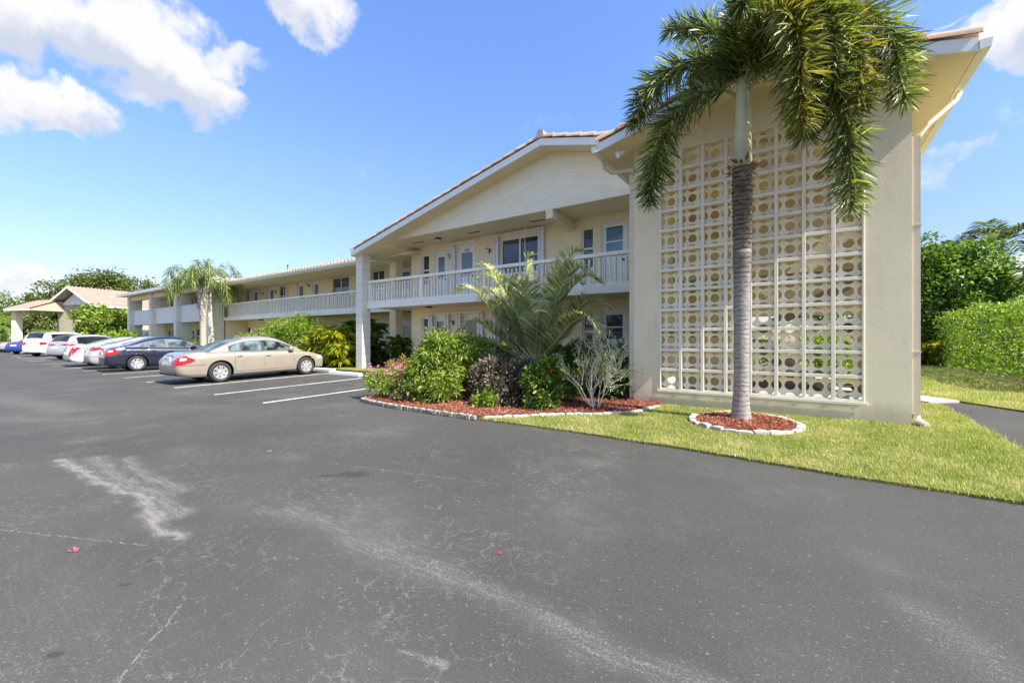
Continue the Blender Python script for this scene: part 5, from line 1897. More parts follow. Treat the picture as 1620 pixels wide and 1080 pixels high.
M['tail_clear'] = plain('clear lamp lens', (.72, .66, .64), .12, .1, 20, spec=.7, coat=.6)
M['amber'] = plain('amber marker lens', (.75, .17, .03), .2, .1, 20)
M['plate'] = plain('licence plate', (.68, .70, .68), .4, .15, 60)


def lerp_tab(tab, x):
    xs = [p[0] for p in tab]
    return float(np.interp(x, xs, [p[1] for p in tab]))


def cat_tab(tab, x):
    """smooth interpolation through the table"""
    n = len(tab)
    if x <= tab[0][0]:
        return tab[0][1]
    if x >= tab[-1][0]:
        return tab[-1][1]
    k = max(i for i in range(n - 1) if tab[i][0] <= x)
    x0, y0 = tab[k]
    x1, y1 = tab[k + 1]
    s = [(tab[min(i + 1, n - 1)][1] - tab[max(i - 1, 0)][1]) / (tab[min(i + 1, n - 1)][0] - tab[max(i - 1, 0)][0]) for i in (k, k + 1)]
    h = x1 - x0
    u = (x - x0) / h
    return y0 * (2 * u ** 3 - 3 * u * u + 1) + s[0] * h * (u ** 3 - 2 * u * u + u) + y1 * (-2 * u ** 3 + 3 * u * u) + s[1] * h * (u ** 3 - u * u)


def build_car(kind, label, paint, L, W, H, wb, ro, rw, belt, roof, top_tab, loc, rz, glass='car_glass', spokes=7, group='cars parked in the stalls', light='wedge', panes=None, pitch=1.26, bumper=None, suv=False, tail_z=None):
    """origin: ground below the middle of the rear bumper, +x forward
    belt: table x->height of the beltline, hood and deck; roof: table x->height of the roof profile"""
    root = empty('parked_car', loc, rz, label, kind, group)
    root.rotation_euler = (0, -R(pitch), rz)
    P_ = M[paint]
    hw = W / 2
    wtab = [(0, .80), (.04, .87), (.12, .925), (.3, .965), (.7, .99), (1.3, 1.0), (L - 1.4, 1.0), (L - .8, .975), (L - .4, .93), (L - .15, .85), (L - .04, .74), (L, .62)]
    ztop_f = [(0, -.05), (.05, -.015), (.14, 0), (L - .2, 0), (L - .07, -.03), (L, -.10)]
    zbt = [(0, .34), (.06, .27), (.3, .215), (.9, .185), (L - .9, .175), (L - .3, .20), (L - .05, .25), (L, .32)]
    sh_h = .13 if not suv else .10

    def shear(x, z):
        f = max(0, 1 - x / .7) ** 1.2
        zz = belt[0][1]
        up = max(0, (z - .62) / max(.05, zz - .62))
        dn = max(0, (.42 - z) / .25)
        return f * (sh_h * up ** 1.5 + .06 * dn) - max(0, 1 - (L - x) / .6) * .06 * max(0, (z - .55) / .3)

    def section(x, n=26):
        w = hw * cat_tab(wtab, x)
        zt = cat_tab(belt, x) + lerp_tab(ztop_f, x)
        zb = lerp_tab(zbt, x)
        h = zt - zb
        ctrl = [(0, zb), (.55 * w, zb), (.86 * w, zb + .01), (.955 * w, zb + .10 * h), (.985 * w, zb + .28 * h), (w, zb + .52 * h), (.992 * w, zb + .74 * h),
                (.965 * w, zb + .90 * h), (.90 * w, zb + .975 * h), (.78 * w, zb + 1.0 * h), (.45 * w, zb + h + .018), (0, zb + h + .025)]
        C = [Vector((a, b, 0)) for a, b in ctrl]
        pts = bez(C, n)
        pts[0].x = 0
        pts[-1].x = 0
        return [(p.x, p.y) for p in pts]

    def side_y(x, z):
        s = section(x)
        best = 0
        for (a, b), (c, d) in zip(s, s[1:]):
            if (b - z) * (d - z) <= 0 and abs(d - b) > 1e-6:
                best = max(best, a + (c - a) * (z - b) / (d - b))
        return best or max(p[0] for p in s)

    ra = rw + .055
    arches = (ro, ro + wb)
    xs = [0, .02, .05, .09, .14, .2, .28, .38, .5, .65, .8] + [.8 + (L - 1.6) * i / 26 for i in range(27)] + [L - q for q in (.65, .5, .38, .28, .2, .14, .09, .05, .02, 0)]
    xs = [x for x in xs if all(abs(x - wx) > ra + .012 for wx in arches)]
    for wx in arches:
        xs += [wx - ra * math.cos(PI * k / 18) for k in range(19)] + [wx - ra - .0015, wx + ra + .0015]
    xs = sorted(set(round(x, 5) for x in xs))

    def side_curve(x, z0, n=16):
        """the outer skin from height z0 up to the centre line"""
        s_ = section(x, 48)
        k = max(range(len(s_)), key=lambda i: s_[i][0] - abs(s_[i][1] - z0) * 0)
        pts = [(side_y(x, z0), z0)] + [p for i, p in enumerate(s_) if p[1] > z0 + 1e-4 and (i > 6)]
        d = [0]
        for p, q in zip(pts, pts[1:]):
            d.append(d[-1] + math.hypot(q[0] - p[0], q[1] - p[1]))
        out = []
        for i in range(n):
            t = d[-1] * i / (n - 1)
            j = max(q for q in range(len(d)) if d[q] <= t + 1e-9)
            if j == len(d) - 1:
                out.append(pts[-1])
            else:
                u = (t - d[j]) / max(1e-9, d[j + 1] - d[j])
                out.append((pts[j][0] + (pts[j + 1][0] - pts[j][0]) * u, pts[j][1] + (pts[j + 1][1] - pts[j][1]) * u))
        return out

    mb = MB()
    halves = []
    for x in xs:
        zb = lerp_tab(zbt, x)
        inside = [wx for wx in arches if abs(x - wx) <= ra + 1e-4]
        zt_ = cat_tab(belt, x) + lerp_tab(ztop_f, x)
        zlow = zb + .09 * (zt_ - zb)
        if inside:
            za = rw + .01 + math.sqrt(max(0, ra * ra - (x - inside[0]) ** 2))
            zst = za
        else:
            za, zst = zb + .001, zlow
        yin = hw - .30
        ys = side_y(x, zst)
        if inside:
            low = [(0, zb), (yin, zb), (yin, za), (ys - .012, za)]
        else:
            low = [(0, zb), (min(yin, ys * .7), zb), (min(yin, ys * .7) + .01, zb + .001), (ys * .93, zb + .012)]
        halves.append((x, low + side_curve(x, zst)))
    nh = len(halves[0][1])
    for x, hf in halves:
        for y, z in hf:
            mb.v.append((x + shear(x, z), -y, z))
        for y, z in hf:
            mb.v.append((x + shear(x, z), y, z))
    for i in range(len(xs) - 1):
        xm = (xs[i] + xs[i + 1]) / 2
        inarch = any(abs(xm - wx) < ra + .002 for wx in arches)
        for sd in (0, 1):
            for j in range(nh - 1):
                q = [i * 2 * nh + sd * nh + j, (i + 1) * 2 * nh + sd * nh + j, (i + 1) * 2 * nh + sd * nh + j + 1, i * 2 * nh + sd * nh + j + 1]
                mb.f.append(tuple(q if sd == 0 else q[::-1]))
                mb.mi.append(1 if (j == 0 or (inarch and j in (1, 2))) else 0)
    # rounded tail and nose faces
    for end, i0, sg in ((0, 0, -1), (1, len(xs) - 1, 1)):
        hf = halves[i0][1]
        nc = 9
        b0 = len(mb.v)
        for y, z in hf:
            for c in range(nc):
                t = -1 + 2 * c / (nc - 1)
                bow = .045 * (1 - t * t) * sg
                mb.v.append((xs[i0] + shear(xs[i0], z) + bow, y * t, z))
        for j in range(nh - 1):
            for c in range(nc - 1):
                q = [b0 + j * nc + c, b0 + j * nc + c + 1, b0 + (j + 1) * nc + c + 1, b0 + (j + 1) * nc + c]
                mb.f.append(tuple(q if sg > 0 else q[::-1]))
                mb.mi.append(0)
    body = mb.build('body', [P_, M['car_trim']], root, smooth=True, auto=38)

    # cabin
    x0c, x1c = roof[0][0], roof[-1][0]
    rmax = max(p[1] for p in roof)

    def cab(x):
        zr = cat_tab(roof, x)
        zb_ = cat_tab(belt, x)
        w = hw * cat_tab(wtab, x)
        k = max(0, min(1, (zr - zb_) / (rmax - zb_)))
        wb_ = .93 * w
        wr = wb_ + (.735 * hw - wb_) * k
        return zr, zb_, wb_, wr, k

    def cab_top(x, y):
        zr, zb_, wb_, wr, k = cab(x)
        return zr + .022 - .05 * (y / wr) ** 2

    mb = MB()
    rings = []
    nx = 44
    for i in range(nx + 1):
        x = x0c + (x1c - x0c) * i / nx
        zr, zb_, wb_, wr, k = cab(x)
        ze = max(zb_ - .02, zr - .075 * k - .01)
        half = [(wb_ * .99, zb_ - .06), (wb_, zb_ - .0)]
        half += [(wb_ + (wr - wb_) * u, zb_ + (ze - zb_) * u) for u in (.33, .66, 1)]
        half += [(wr * (1 - .035 * k), ze + .35 * (zr - .018 - ze) + .0)]
        half += [(wr * q, cab_top(x, wr * q)) for q in (.88, .6, .3)]
        full = [(x, -y, z) for y, z in half] + [(x, 0, cab_top(x, 0))] + [(x, y, z) for y, z in half[::-1]]
        rings.append(full)
    mb.ring_loft(rings)
    cabin = mb.build('cabin', P_, root, smooth=True, auto=60)

    def side_pt(x, u, sd, off):
        """u from 0 at the belt to 1 at the roof edge"""
        zr, zb_, wb_, wr, k = cab(x)
        ze = max(zb_ - .02, zr - .075 * k - .01)
        y = wb_ + (wr - wb_) * u
        z = zb_ + (ze - zb_) * u
        return (x, sd * (y + off), z + off * .3)

    def side_pane(name, a, b, sd, off, mat, lo=.035, hi=.06, n=14, parent=None, slant=(0, 0)):
        mb = MB()
        for i in range(n + 1):
            for j in range(5):
                v = j / 4
                xx = a + (b - a) * i / n
                xx += (slant[0] * (1 - i / n) + slant[1] * i / n) * v
                zr, zb_, wb_, wr, k = cab(xx)
                ze = max(zb_ - .02, zr - .075 * k - .01)
                hh = max(.004, ze - zb_)
                u0 = min(.5, lo / hh)
                u1 = max(u0 + .002, 1 - hi / hh)
                mb.v.append(side_pt(xx, u0 + (u1 - u0) * v, sd, off))
        for i in range(n):
            for j in range(4):
                q = [i * 5 + j, (i + 1) * 5 + j, (i + 1) * 5 + j + 1, i * 5 + j + 1]
                mb.f.append(tuple(q if sd < 0 else q[::-1]))
                mb.mi.append(0)
        return mb.build(name, mat, parent or cabin, smooth=True)

    G = M[glass]
    for sd in (-1, 1):
        side_pane('window_trim', panes[0][0] - .03, panes[-1][1] + .03, sd, .003, M['car_trim'], .012, .035)
        for a, b, s0, s1 in panes:
            side_pane('side_window', a, b, sd, .0065, G, .03, .052, slant=(s0, s1))

    def top_pane(name, xa, xb, frac, off, mat, n=12, m=12):
        mb = MB()
        for i in range(n + 1):
            x = xa + (xb - xa) * i / n
            zr, zb_, wb_, wr, k = cab(x)
            dz = (cat_tab(roof, x + .01) - cat_tab(roof, x - .01)) / .02
            nl = math.hypot(dz, 1)
            for j in range(m + 1):
                y = -frac * wr + 2 * frac * wr * j / m
                mb.v.append((x - dz / nl * off, y, cab_top(x, y) + off / nl))
        for i in range(n):
            for j in range(m):
                mb.f.append((i * (m + 1) + j, (i + 1) * (m + 1) + j, (i + 1) * (m + 1) + j + 1, i * (m + 1) + j + 1)[::1])
                mb.mi.append(0)
        return mb.build(name, mat, cabin, smooth=True)

    xr1 = [p[0] for p in roof if p[1] > rmax - .08][0]
    xf1 = [p[0] for p in roof if p[1] > rmax - .08][-1]
    if suv:
        top_pane('rear_window', x0c + .07, xr1 - .02, .80, .010, M[glass])
    else:
        top_pane('rear_window', x0c + .08, xr1 - .04, .80, .008, G)
    top_pane('windscreen', xf1 + .06, x1c - .08, .84, .008, G)

    # doors: a slightly raised skin over a dark joint
    def body_patch(name, a, b, z0, z1, off, mat, parent, sd, n=10, m=8):
        mb = MB()
        for i in range(n + 1):
            x = a + (b - a) * i / n
            for j in range(m + 1):
                zt = cat_tab(belt, x) - .035
                z = z0 + ((z1 if z1 else zt) - z0) * j / m
                mb.v.append((x, sd * (side_y(x, z) + off), z))
        for i in range(n):
            for j in range(m):
                q = [i * (m + 1) + j, (i + 1) * (m + 1) + j, (i + 1) * (m + 1) + j + 1, i * (m + 1) + j + 1]
                mb.f.append(tuple(q if sd < 0 else q[::-1]))
                mb.mi.append(0)
        return mb.build(name, mat, parent, smooth=True)

    mid = panes[-2][1] + .04 if len(panes) > 2 else (panes[0][1] + panes[1][0]) / 2
    xa_, xb_ = ro + rw + .10, ro + wb - rw - .16
    dz0 = .33
    for sd in (-1, 1):
        for a, b in ((xa_, mid), (mid, xb_)):
            body_patch('door_joint', a - .007, b + .007, dz0 - .007, None, .0015, M['car_trim'], body, sd)
            d = body_patch('door', a + .002, b - .002, dz0, None, .004, P_, root, sd)
            hx = a + .14
            hz = cat_tab(belt, hx) - .14
            hy = side_y(hx, hz)
            mb = MB()
            mb.tube([(hx - .09, sd * (hy + .004), hz), (hx - .06, sd * (hy + .035), hz + .003), (hx + .06, sd * (hy + .035), hz + .006), (hx + .09, sd * (hy + .004), hz + .006)], .013, 7)
            mb.build('handle', P_, d, smooth=True)
        # sill strip
        body_patch('sill', ro + rw + .06, ro + wb - rw - .06, .24, .30, .006, M['car_trim'] if suv else P_, root, sd, 8, 2)
        # door mirror
        mx = panes[-1][1] - .08
        mz = cat_tab(belt, mx) + .07
        my = side_y(mx, mz - .12) * .95
        mb = MB()
        mb.ring_loft([[(mx - .06 + q * .17, sd * (my + .03 + .16 * (0.5 + .5 * math.cos(t)) + 0), mz + .075 * math.sin(t) * s_) for t in [2 * PI * k / 14 for k in range(14)]] for q, s_ in ((0, .85), (.3, 1), (.7, .85), (1, .3))])
        mb.tube([(mx + .03, sd * (my - .03), mz - .05), (mx + .02, sd * (my + .08), mz - .02)], .025, 6)
        mb.build('mirror', P_, root, smooth=True)
        # front side marker and head lamp
        body_patch('side_marker', L - .62, L - .46, .60, .64, .005, M['amber'], root, sd, 4, 2)
        body_patch('headlight', L - .42, L - .10, .58, .70, .006, M['tail_clear'], root, sd, 8, 4)
        # tail lamp wrapping round the corner
        zlo, zhi = tail_z or (.62, belt[0][1] - .06)
        mb = MB()
        cols = []
        if light == 'bar':
            path = [('r', .42), ('r', .6), ('r', .78), ('s', .03), ('s', .10), ('s', .2), ('s', .34), ('s', .46)]
            prof = [(.55, .62), (.5, .66), (.42, .75), (.36, .82), (.36, .86), (.42, .84), (.5, .80), (.60, .70)]
        elif light == 'vertical':
            path = [('r', .66), ('r', .78), ('s', .02), ('s', .07), ('s', .14), ('s', .24), ('s', .40), ('s', .60)]
            prof = [(0, .9), (-.05, 1.0), (-.1, 1), (.0, 1), (.3, 1.0), (.68, 1.0), (.80, .98), (.88, .92)]
        elif light == 'block':
            path = [('r', .56), ('r', .66), ('r', .78), ('s', .04), ('s', .10), ('s', .18)]
            prof = [(.25, .8), (.2, .85), (.2, .9), (.2, .9), (.25, .85), (.3, .75)]
        else:
            path = [('r', .50), ('r', .64), ('r', .78), ('s', .03), ('s', .09), ('s', .18), ('s', .30), ('s', .42)]
            prof = [(.10, .42), (.04, .58), (0, .80), (0, .95), (.03, 1.0), (.10, .98), (.22, .80), (.42, .55)]
        for (kd, q), (p0, p1) in zip(path, prof):
            c_ = []
            for j in range(5):
                z = zlo + (zhi - zlo) * (p0 + (p1 - p0) * j / 4)
                if kd == 'r':
                    x, y = 0, hw * q
                    yl = side_y(0.001, z)
                    y = min(y, yl)
                    c_.append((x + shear(x, z) - .010 - .045 * (1 - (y / max(yl, y)) ** 2), sd * y, z))
                else:
                    x = q
                    y = side_y(x, z)
                    c_.append((x + shear(x, z), sd * (y + .007), z))
            cols.append(c_)
        mb.v = [p for c_ in cols for p in c_]
        for i in range(len(cols) - 1):
            for j in range(4):
                q = (i * 5 + j, (i + 1) * 5 + j, (i + 1) * 5 + j + 1, i * 5 + j + 1)
                mb.f.append(q if sd < 0 else q[::-1])
                mb.mi.append(1 if (light == 'wedge' and j == 2 and i > 2 and i < 5) else 0)
        mb.build('tail_light', [M['tail'], M['tail_clear']], root, smooth=False)

    # rear end: plate, badge strip, bumper joint, exhaust
    zp = (.62 + belt[0][1]) / 2 + .02
    xs_ = shear(0, zp)
    mb = MB()
    mb.box(xs_ - .066, xs_ - .042, -.26, .26, zp - .075, zp + .075)
    mb.build('number_plate', M['plate'], root, bevel=.006)
    mb = MB()
    xs2 = shear(0, zp + .12)
    mb.box(xs2 - .062, xs2 - .02, -.34, .34, zp + .10, zp + .125)
    mb.build('boot_trim', M['chrome'], root, bevel=.005)
    mb = MB()
    cols = []
    for kd, q in [('r', -.7), ('r', 0), ('r', .7)]:
        pass
    for sd in (-1, 1):
        body_patch('bumper_joint', .02, ro - rw - .10, .585, .597, .003, M['car_trim'], body, sd, 10, 1)
    mb.box(-.035, .10, -hw * .62, hw * .62, .29, .36)
    mb.build('bumper_valance', M['car_trim'], root, bevel=.01)

    # wheels
    tw = .215
    tyre = MB()
    rr = rw * .64
    prof = [(rr - .01, -tw / 2 + .03), (rr + .02, -tw / 2 + .005), (rw * .86, -tw / 2 - .004), (rw - .018, -tw / 2 + .015), (rw, -tw / 2 + .05), (rw, tw / 2 - .05), (rw - .018, tw / 2 - .015), (rw * .86, tw / 2 + .004), (rr + .02, tw / 2 - .005), (rr - .01, tw / 2 - .03)]
    tyre.ring_loft([[(r_ * math.cos(2 * PI * k / 36), y, r_ * math.sin(2 * PI * k / 36)) for k in range(36)] for r_, y in prof], cap=False)
    rim = MB()
    # ring, dark well, spokes, hub (outer face towards -y)
    rim.ring_loft([[(r_ * math.cos(2 * PI * k / 36), y, r_ * math.sin(2 * PI * k / 36)) for k in range(36)] for r_, y in
                   [(rr + .004, -tw / 2 + .028), (rr + .004, -tw / 2 + .006), (rr - .012, -tw / 2 + .004), (rr - .03, -tw / 2 + .03), (rr - .035, -tw / 2 + .09)]], cap=False)
    rim.ring_loft([[(r_ * math.cos(2 * PI * k / 36), -tw / 2 + .085, r_ * math.sin(2 * PI * k / 36)) for k in range(36)] for r_ in (rr, .02)], cap=False, m=1)
    for i in range(spokes):
        a = 2 * PI * i / spokes
        ca, sa = math.cos(a), math.sin(a)
        def pt(r_, t_, y):
            return (r_ * ca - t_ * sa, y, r_ * sa + t_ * ca)
        w0, w1 = rr * .15, rr * .27
        y0, y1 = -tw / 2 + .035, -tw / 2 + .012
        rim.add([pt(.04, -w0, y0), pt(.04, w0, y0), pt(rr - .02, w1, y1), pt(rr - .02, -w1, y1), pt(.04, -w0, y0 + .04), pt(.04, w0, y0 + .04), pt(rr - .02, w1, y1 + .04), pt(rr - .02, -w1, y1 + .04)],
                [(0, 3, 2, 1), (4, 5, 6, 7), (0, 1, 5, 4), (1, 2, 6, 5), (2, 3, 7, 6), (3, 0, 4, 7)])
    rim.ring_loft([[(r_ * math.cos(2 * PI * k / 20), y, r_ * math.sin(2 * PI * k / 20)) for k in range(20)] for r_, y in [(.075, -tw / 2 + .06), (.07, -tw / 2 + .03), (.045, -tw / 2 + .018), (.001, -tw / 2 + .015)]], cap=False)
    first = None
    for wx in (ro, ro + wb):
        for sd in (-1, 1):
            if first is None:
                w_ = tyre.build('wheel', M['tyre'], root, smooth=True, auto=40)
                rim.build('rim', [M['rim'], M['car_trim']], w_)
                first = w_
            else:
                w_ = copy_tree(first, root)
            w_.location = (wx, sd * (hw - tw / 2 - .015), rw)
            w_.rotation_euler = (0, .3 * wx, 0 if sd < 0 else PI)
    return root


def place(wx, wy, xw, hw, heading):
    """origin of a car whose right rear tyre stands at (wx, wy); heading counted from +Y towards -X"""
    rz = R(90 + heading)
    c, s = math.cos(rz), math.sin(rz)
    lx, ly = xw, -hw
    x, y = wx - (c * lx - s * ly), wy - (s * lx + c * ly)
    return (x, y, zg(y)), rz


# gold saloon
loc, rz = place(-15.45, 6.02, 1.13, .88, 0)
build_car('car', 'gold champagne sedan parked nose in nearest to the viewer', 'p_gold', 4.82, 1.82, 1.45, 2.85, 1.13, .325,
          [(0, .90), (.12, .955), (.5, .985), (1.2, .975), (2.2, .945), (3.3, .925), (3.75, .90), (4.3, .82), (4.62, .72), (4.82, .62)],
          [(.78, .97), (1.15, 1.13), (1.55, 1.30), (1.95, 1.405), (2.35, 1.44), (2.75, 1.43), (3.05, 1.36), (3.4, 1.19), (3.72, 1.0), (3.86, .91)], None, loc, rz,
          panes=[(1.42, 1.74, .10, .08), (1.80, 2.42, .08, 0), (2.52, 3.46, 0, -.30)], spokes=7, tail_z=(.60, .89))
# navy saloon
loc, rz = place(-23.9, 6.1, 1.02, .87, -4)
build_car('car', 'dark navy blue sedan parked between gold sedan and silver sedan', 'p_navy', 4.6, 1.8, 1.475, 2.685, 1.02, .33,
          [(0, .96), (.12, 1.02), (.45, 1.05), (1.2, 1.02), (2.2, .965), (3.1, .93), (3.6, .90), (4.1, .82), (4.45, .70), (4.6, .6)],
          [(.50, 1.05), (.85, 1.16), (1.25, 1.32), (1.65, 1.43), (2.05, 1.47), (2.45, 1.455), (2.8, 1.37), (3.1, 1.21), (3.4, 1.04), (3.6, .91)], None, loc, rz,
          panes=[(1.12, 1.42, .14, .05), (1.46, 2.02, .05, 0), (2.12, 3.10, 0, -.30)], spokes=7, tail_z=(.70, 1.0))
loc, rz = place(-26.75, 6.2, 1.05, .88, -3)
build_car('car', 'silver grey sedan with its rear half hidden behind the navy sedan', 'p_silver', 4.8, 1.84, 1.46, 2.78, 1.05, .33,
          [(0, 1.0), (.12, 1.06), (.45, 1.08), (1.2, 1.04), (2.2, .97), (3.3, .93), (3.8, .88), (4.3, .8), (4.6, .7), (4.8, .6)],
          [(.42, 1.08), (.9, 1.20), (1.4, 1.36), (1.8, 1.44), (2.2, 1.46), (2.6, 1.44), (2.95, 1.36), (3.3, 1.18), (3.6, 1.0), (3.75, .9)], None, loc, rz,
          panes=[(1.15, 1.6, .12, .05), (1.66, 2.25, .05, 0), (2.34, 3.3, 0, -.30)], light='bar', tail_z=(.72, 1.1))
loc, rz = place(-30.1, 6.2, 1.1, .9, 0)
build_car('car', 'white sedan with slim upright red tail lamp beside the silver sedan', 'p_white', 4.95, 1.88, 1.45, 2.85, 1.1, .345,
          [(0, .98), (.1, 1.04), (.45, 1.07), (1.3, 1.02), (2.3, .96), (3.4, .93), (3.9, .88), (4.4, .8), (4.75, .7), (4.95, .6)],
          [(.55, 1.07), (1.0, 1.19), (1.5, 1.34), (1.95, 1.43), (2.35, 1.45), (2.75, 1.43), (3.1, 1.34), (3.45, 1.16), (3.75, .98), (3.9, .9)], None, loc, rz,
          panes=[(1.3, 1.75, .12, .05), (1.82, 2.4, .05, 0), (2.5, 3.45, 0, -.30)], light='vertical', spokes=5, tail_z=(.58, 1.0))
SUVB = [(0, 1.02), (.1, 1.07), (.5, 1.07), (1.3, 1.04), (2.3, 1.01), (3.2, .99), (3.6, .97), (4.2, .90), (4.5, .78), (4.7, .66)]
loc, rz = place(-40.3, 6.6, .0, .8, 26)
build_car('utility vehicle', 'silver crossover parked at an angle between white sedan and tall white utility vehicle', 'p_silver', 4.7, 1.88, 1.66, 2.75, .92, .36,
          SUVB, [(.16, 1.10), (.30, 1.34), (.46, 1.54), (.75, 1.62), (1.3, 1.655), (2.0, 1.655), (2.5, 1.61), (2.9, 1.47), (3.3, 1.22), (3.6, .98)], None, loc, rz,
          glass='car_glass_dark', panes=[(.72, 1.25, .12, .05), (1.32, 1.98, .05, 0), (2.08, 3.1, 0, -.32)], light='bar', suv=True, tail_z=(.82, 1.12))
loc, rz = place(-49.2, 6.8, .0, .85, 33)
build_car('utility vehicle', 'large white utility vehicle, tallest in the row, seen from behind', 'p_white', 5.2, 2.02, 1.92, 3.05, 1.05, .40,
          [(0, 1.16), (.1, 1.21), (.5, 1.21), (1.3, 1.18), (2.3, 1.15), (3.4, 1.12), (4.0, 1.10), (4.6, 1.02), (4.95, .9), (5.2, .74)],
          [(.10, 1.24), (.20, 1.52), (.34, 1.78), (.62, 1.88), (1.3, 1.92), (2.4, 1.91), (2.85, 1.85), (3.25, 1.66), (3.65, 1.36), (3.95, 1.12)], None, loc, rz,
          glass='car_glass_dark', panes=[(.70, 1.4, .06, .03), (1.48, 2.22, .03, 0), (2.34, 3.42, 0, -.34)], light='block', suv=True, tail_z=(.86, 1.2))
loc, rz = place(-58.9, 6.9, 0, .8, 38)
build_car('car', 'bright blue sedan at the left edge beside the tall white utility vehicle', 'p_blue', 4.6, 1.8, 1.43, 2.7, 1.02, .33,
          [(0, .98), (.12, 1.03), (.45, 1.05), (1.2, 1.02), (2.2, .965), (3.1, .93), (3.6, .90), (4.1, .82), (4.45, .70), (4.6, .6)],
          [(.36, 1.05), (.8, 1.17), (1.25, 1.32), (1.65, 1.40), (2.05, 1.43), (2.45, 1.42), (2.8, 1.34), (3.1, 1.19), (3.4, 1.03), (3.6, .91)], None, loc, rz,
          panes=[(1.12, 1.42, .14, .05), (1.46, 2.02, .05, 0), (2.12, 3.10, 0, -.30)], light='bar', tail_z=(.68, 1.02))
loc, rz = place(-67.5, 7.2, 0, .8, 38)
build_car('car', 'pale grey sedan cut off by the left edge beyond the blue sedan', 'p_silver', 4.6, 1.8, 1.43, 2.7, 1.02, .33,
          [(0, .98), (.12, 1.03), (.45, 1.05), (1.2, 1.02), (2.2, .965), (3.1, .93), (3.6, .90), (4.1, .82), (4.45, .70), (4.6, .6)],
          [(.36, 1.05), (.8, 1.17), (1.25, 1.32), (1.65, 1.40), (2.05, 1.43), (2.45, 1.42), (2.8, 1.34), (3.1, 1.19), (3.4, 1.03), (3.6, .91)], None, loc, rz,
          panes=[(1.12, 1.42, .14, .05), (1.46, 2.02, .05, 0), (2.12, 3.10, 0, -.30)], tail_z=(.68, 1.02))


# ------------------------------------------------------------------ clubhouse with its canopy, far left
club = empty('clubhouse', (-62.8, 10.4, .2), R(21), 'low clubhouse with pale tiled gable roof and drive through canopy at far left', 'building')


def cpart(name, mat, fill, parent=None, **kw):
    mb = MB()
    fill(mb)
    return mb.build(name, mat, parent or club, **kw)


def rolled(q, x_e, x_r, z_e, z_r, y0, y1, wave=.34, amp=.05, swap=False):
    n = int((y1 - y0) / wave * 5)
    m = 6
    vs = []
    for j in range(m + 1):
        t = j / m
        for i in range(n + 1):
            y = y0 + (y1 - y0) * i / n
            p = (x_e + (x_r - x_e) * t, y, z_e + (z_r - z_e) * t + amp * math.sin(2 * PI * y / wave))
            vs.append((p[1], p[0], p[2]) if swap else p)
    q.add(vs, [(j * (n + 1) + i, j * (n + 1) + i + 1, (j + 1) * (n + 1) + i + 1, (j + 1) * (n + 1) + i) for j in range(m) for i in range(n)])


M['club_wall_shade'] = plain('shaded clubhouse wall', (.40, .34, .25), .9, .06, 2)  # darker copy of the stucco: shade on wall and canopy put into the colour
cpart('wall', M['club_wall_shade'], lambda q: (q.prism_y([(-2.7, -.2), (2.7, -.2), (2.7, 4.85), (0, 6.5), (-2.7, 4.85)], .9, 20)))
cpart('gable_wall', M['white_trim'], lambda q: q.prism_y([(-2.2, 4.95), (2.2, 4.95), (0, 6.35)], .78, .895))
cpart('roof', M['club_wall_shade'], lambda q: q.prism_y([(-3.3, 4.72), (0, 6.62), (3.3, 4.72), (3.3, 4.84), (0, 6.74), (-3.3, 4.84)], 0, 21))
cpart('fascia', M['white_trim'], lambda q: (q.prism_y([(-3.34, 4.66), (0, 6.58), (3.34, 4.66), (3.34, 4.88), (0, 6.80), (-3.34, 4.88)], -.06, -.003), q.box(3.303, 3.36, 0, 21, 4.64, 4.86)))
cpart('roof_tiles', M['tile_far'], lambda q: (rolled(q, 3.4, 0, 4.88, 6.84, 0, 21), rolled(q, -3.4, 0, 4.88, 6.84, 0, 21)), smooth=True)
cpart('window', M['glass'], lambda q: q.box(2.702, 2.75, 4, 6, 1, 2.4))
cpart('window', M['glass'], lambda q: q.box(2.702, 2.75, 9, 11, 1, 2.4))
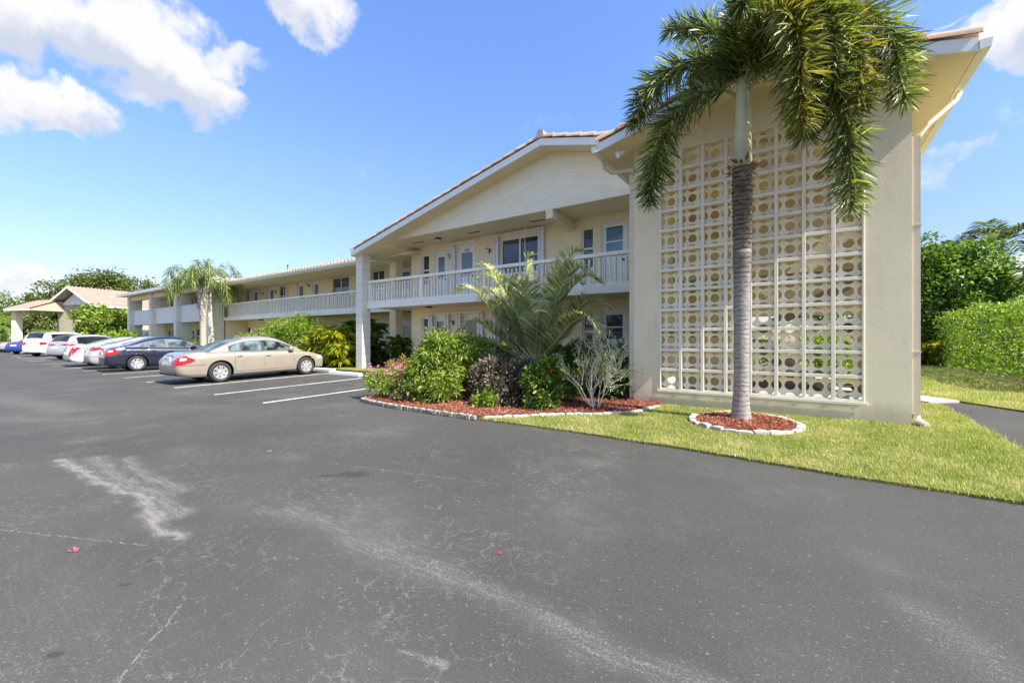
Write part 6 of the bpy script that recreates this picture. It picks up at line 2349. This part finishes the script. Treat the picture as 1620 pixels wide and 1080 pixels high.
can = cpart('canopy', M['club_wall_shade'], lambda q: q.prism_x([(-2.4, 4.25), (2.4, 4.25), (2.4, 4.4), (0, 5.35), (-2.4, 4.4)][::-1], -5.3, -2.0))
can.location = (0, .6, 0)
cpart('roof_tiles', M['tile_far'], lambda q: (rolled(q, -2.55, 0, 4.44, 5.48, -5.5, -1.9, swap=True), rolled(q, 2.55, 0, 4.44, 5.48, -5.5, -1.9, swap=True)), can, smooth=True)
cpart('fascia', M['white_trim'], lambda q: (q.box(-5.5, -1.9, -2.6, -2.52, 4.22, 4.42), q.box(-5.56, -5.5, -2.5, 2.5, 4.22, 4.42)), can)
for x, y in ((-4.9, -1.9), (-4.9, 1.9), (-2.5, 1.9)):
    cpart('column', M['stucco'], lambda q: q.box(x - .28, x + .28, y - .28, y + .28, -.3, 4.25), can)
# low garage roof under the canopy, behind
shed = empty('low_building', (-84, 19, .2), R(21), 'low brown roofed building glimpsed under the clubhouse canopy', 'building')
mb = MB()
mb.prism_y([(-5, 0), (5, 0), (5, 2.4), (0, 4.2), (-5, 2.4)], 0, 9)
mb.build('wall', M['wall_cream'], shed)
mb = MB()
mb.prism_y([(-5.6, 2.3), (0, 4.3), (5.6, 2.3), (5.6, 2.5), (0, 4.5), (-5.6, 2.5)], -.6, 9.6)
mb.build('roof', M['bark'], shed)
# neighbour's house behind the right hedge
nb = empty('neighbour_house', (12.0, 46, .2), R(-20), 'pale grey roofed house glimpsed between the trees at right', 'house')
mb = MB()
wall_with_holes(mb, -5, 5, 0, 5.2, 0, .3, [(-3.4, -2.2, 3.4, 4.6), (1.2, 2.6, 3.4, 4.6)])
mb.box(-5, -4.7, .301, 8, 0, 5.2)
mb.box(4.7, 5, .301, 8, 0, 5.2)
mb.build('wall', M['white_trim'], nb)
mb = MB()
mb.prism_x([(-.8, 5.1), (4, 7.6), (8.8, 5.1), (8.8, 5.3), (4, 7.8), (-.8, 5.3)], -5.6, 5.6)
mb.build('roof', plain('grey shingle', (.42, .42, .43), .9, .15, 5), nb)
for a in (-3.4, 1.2):
    mb = MB()
    mb.box(a, a + 1.25, .1, .14, 3.4, 4.6)
    mb.build('window', M['glass'], nb)
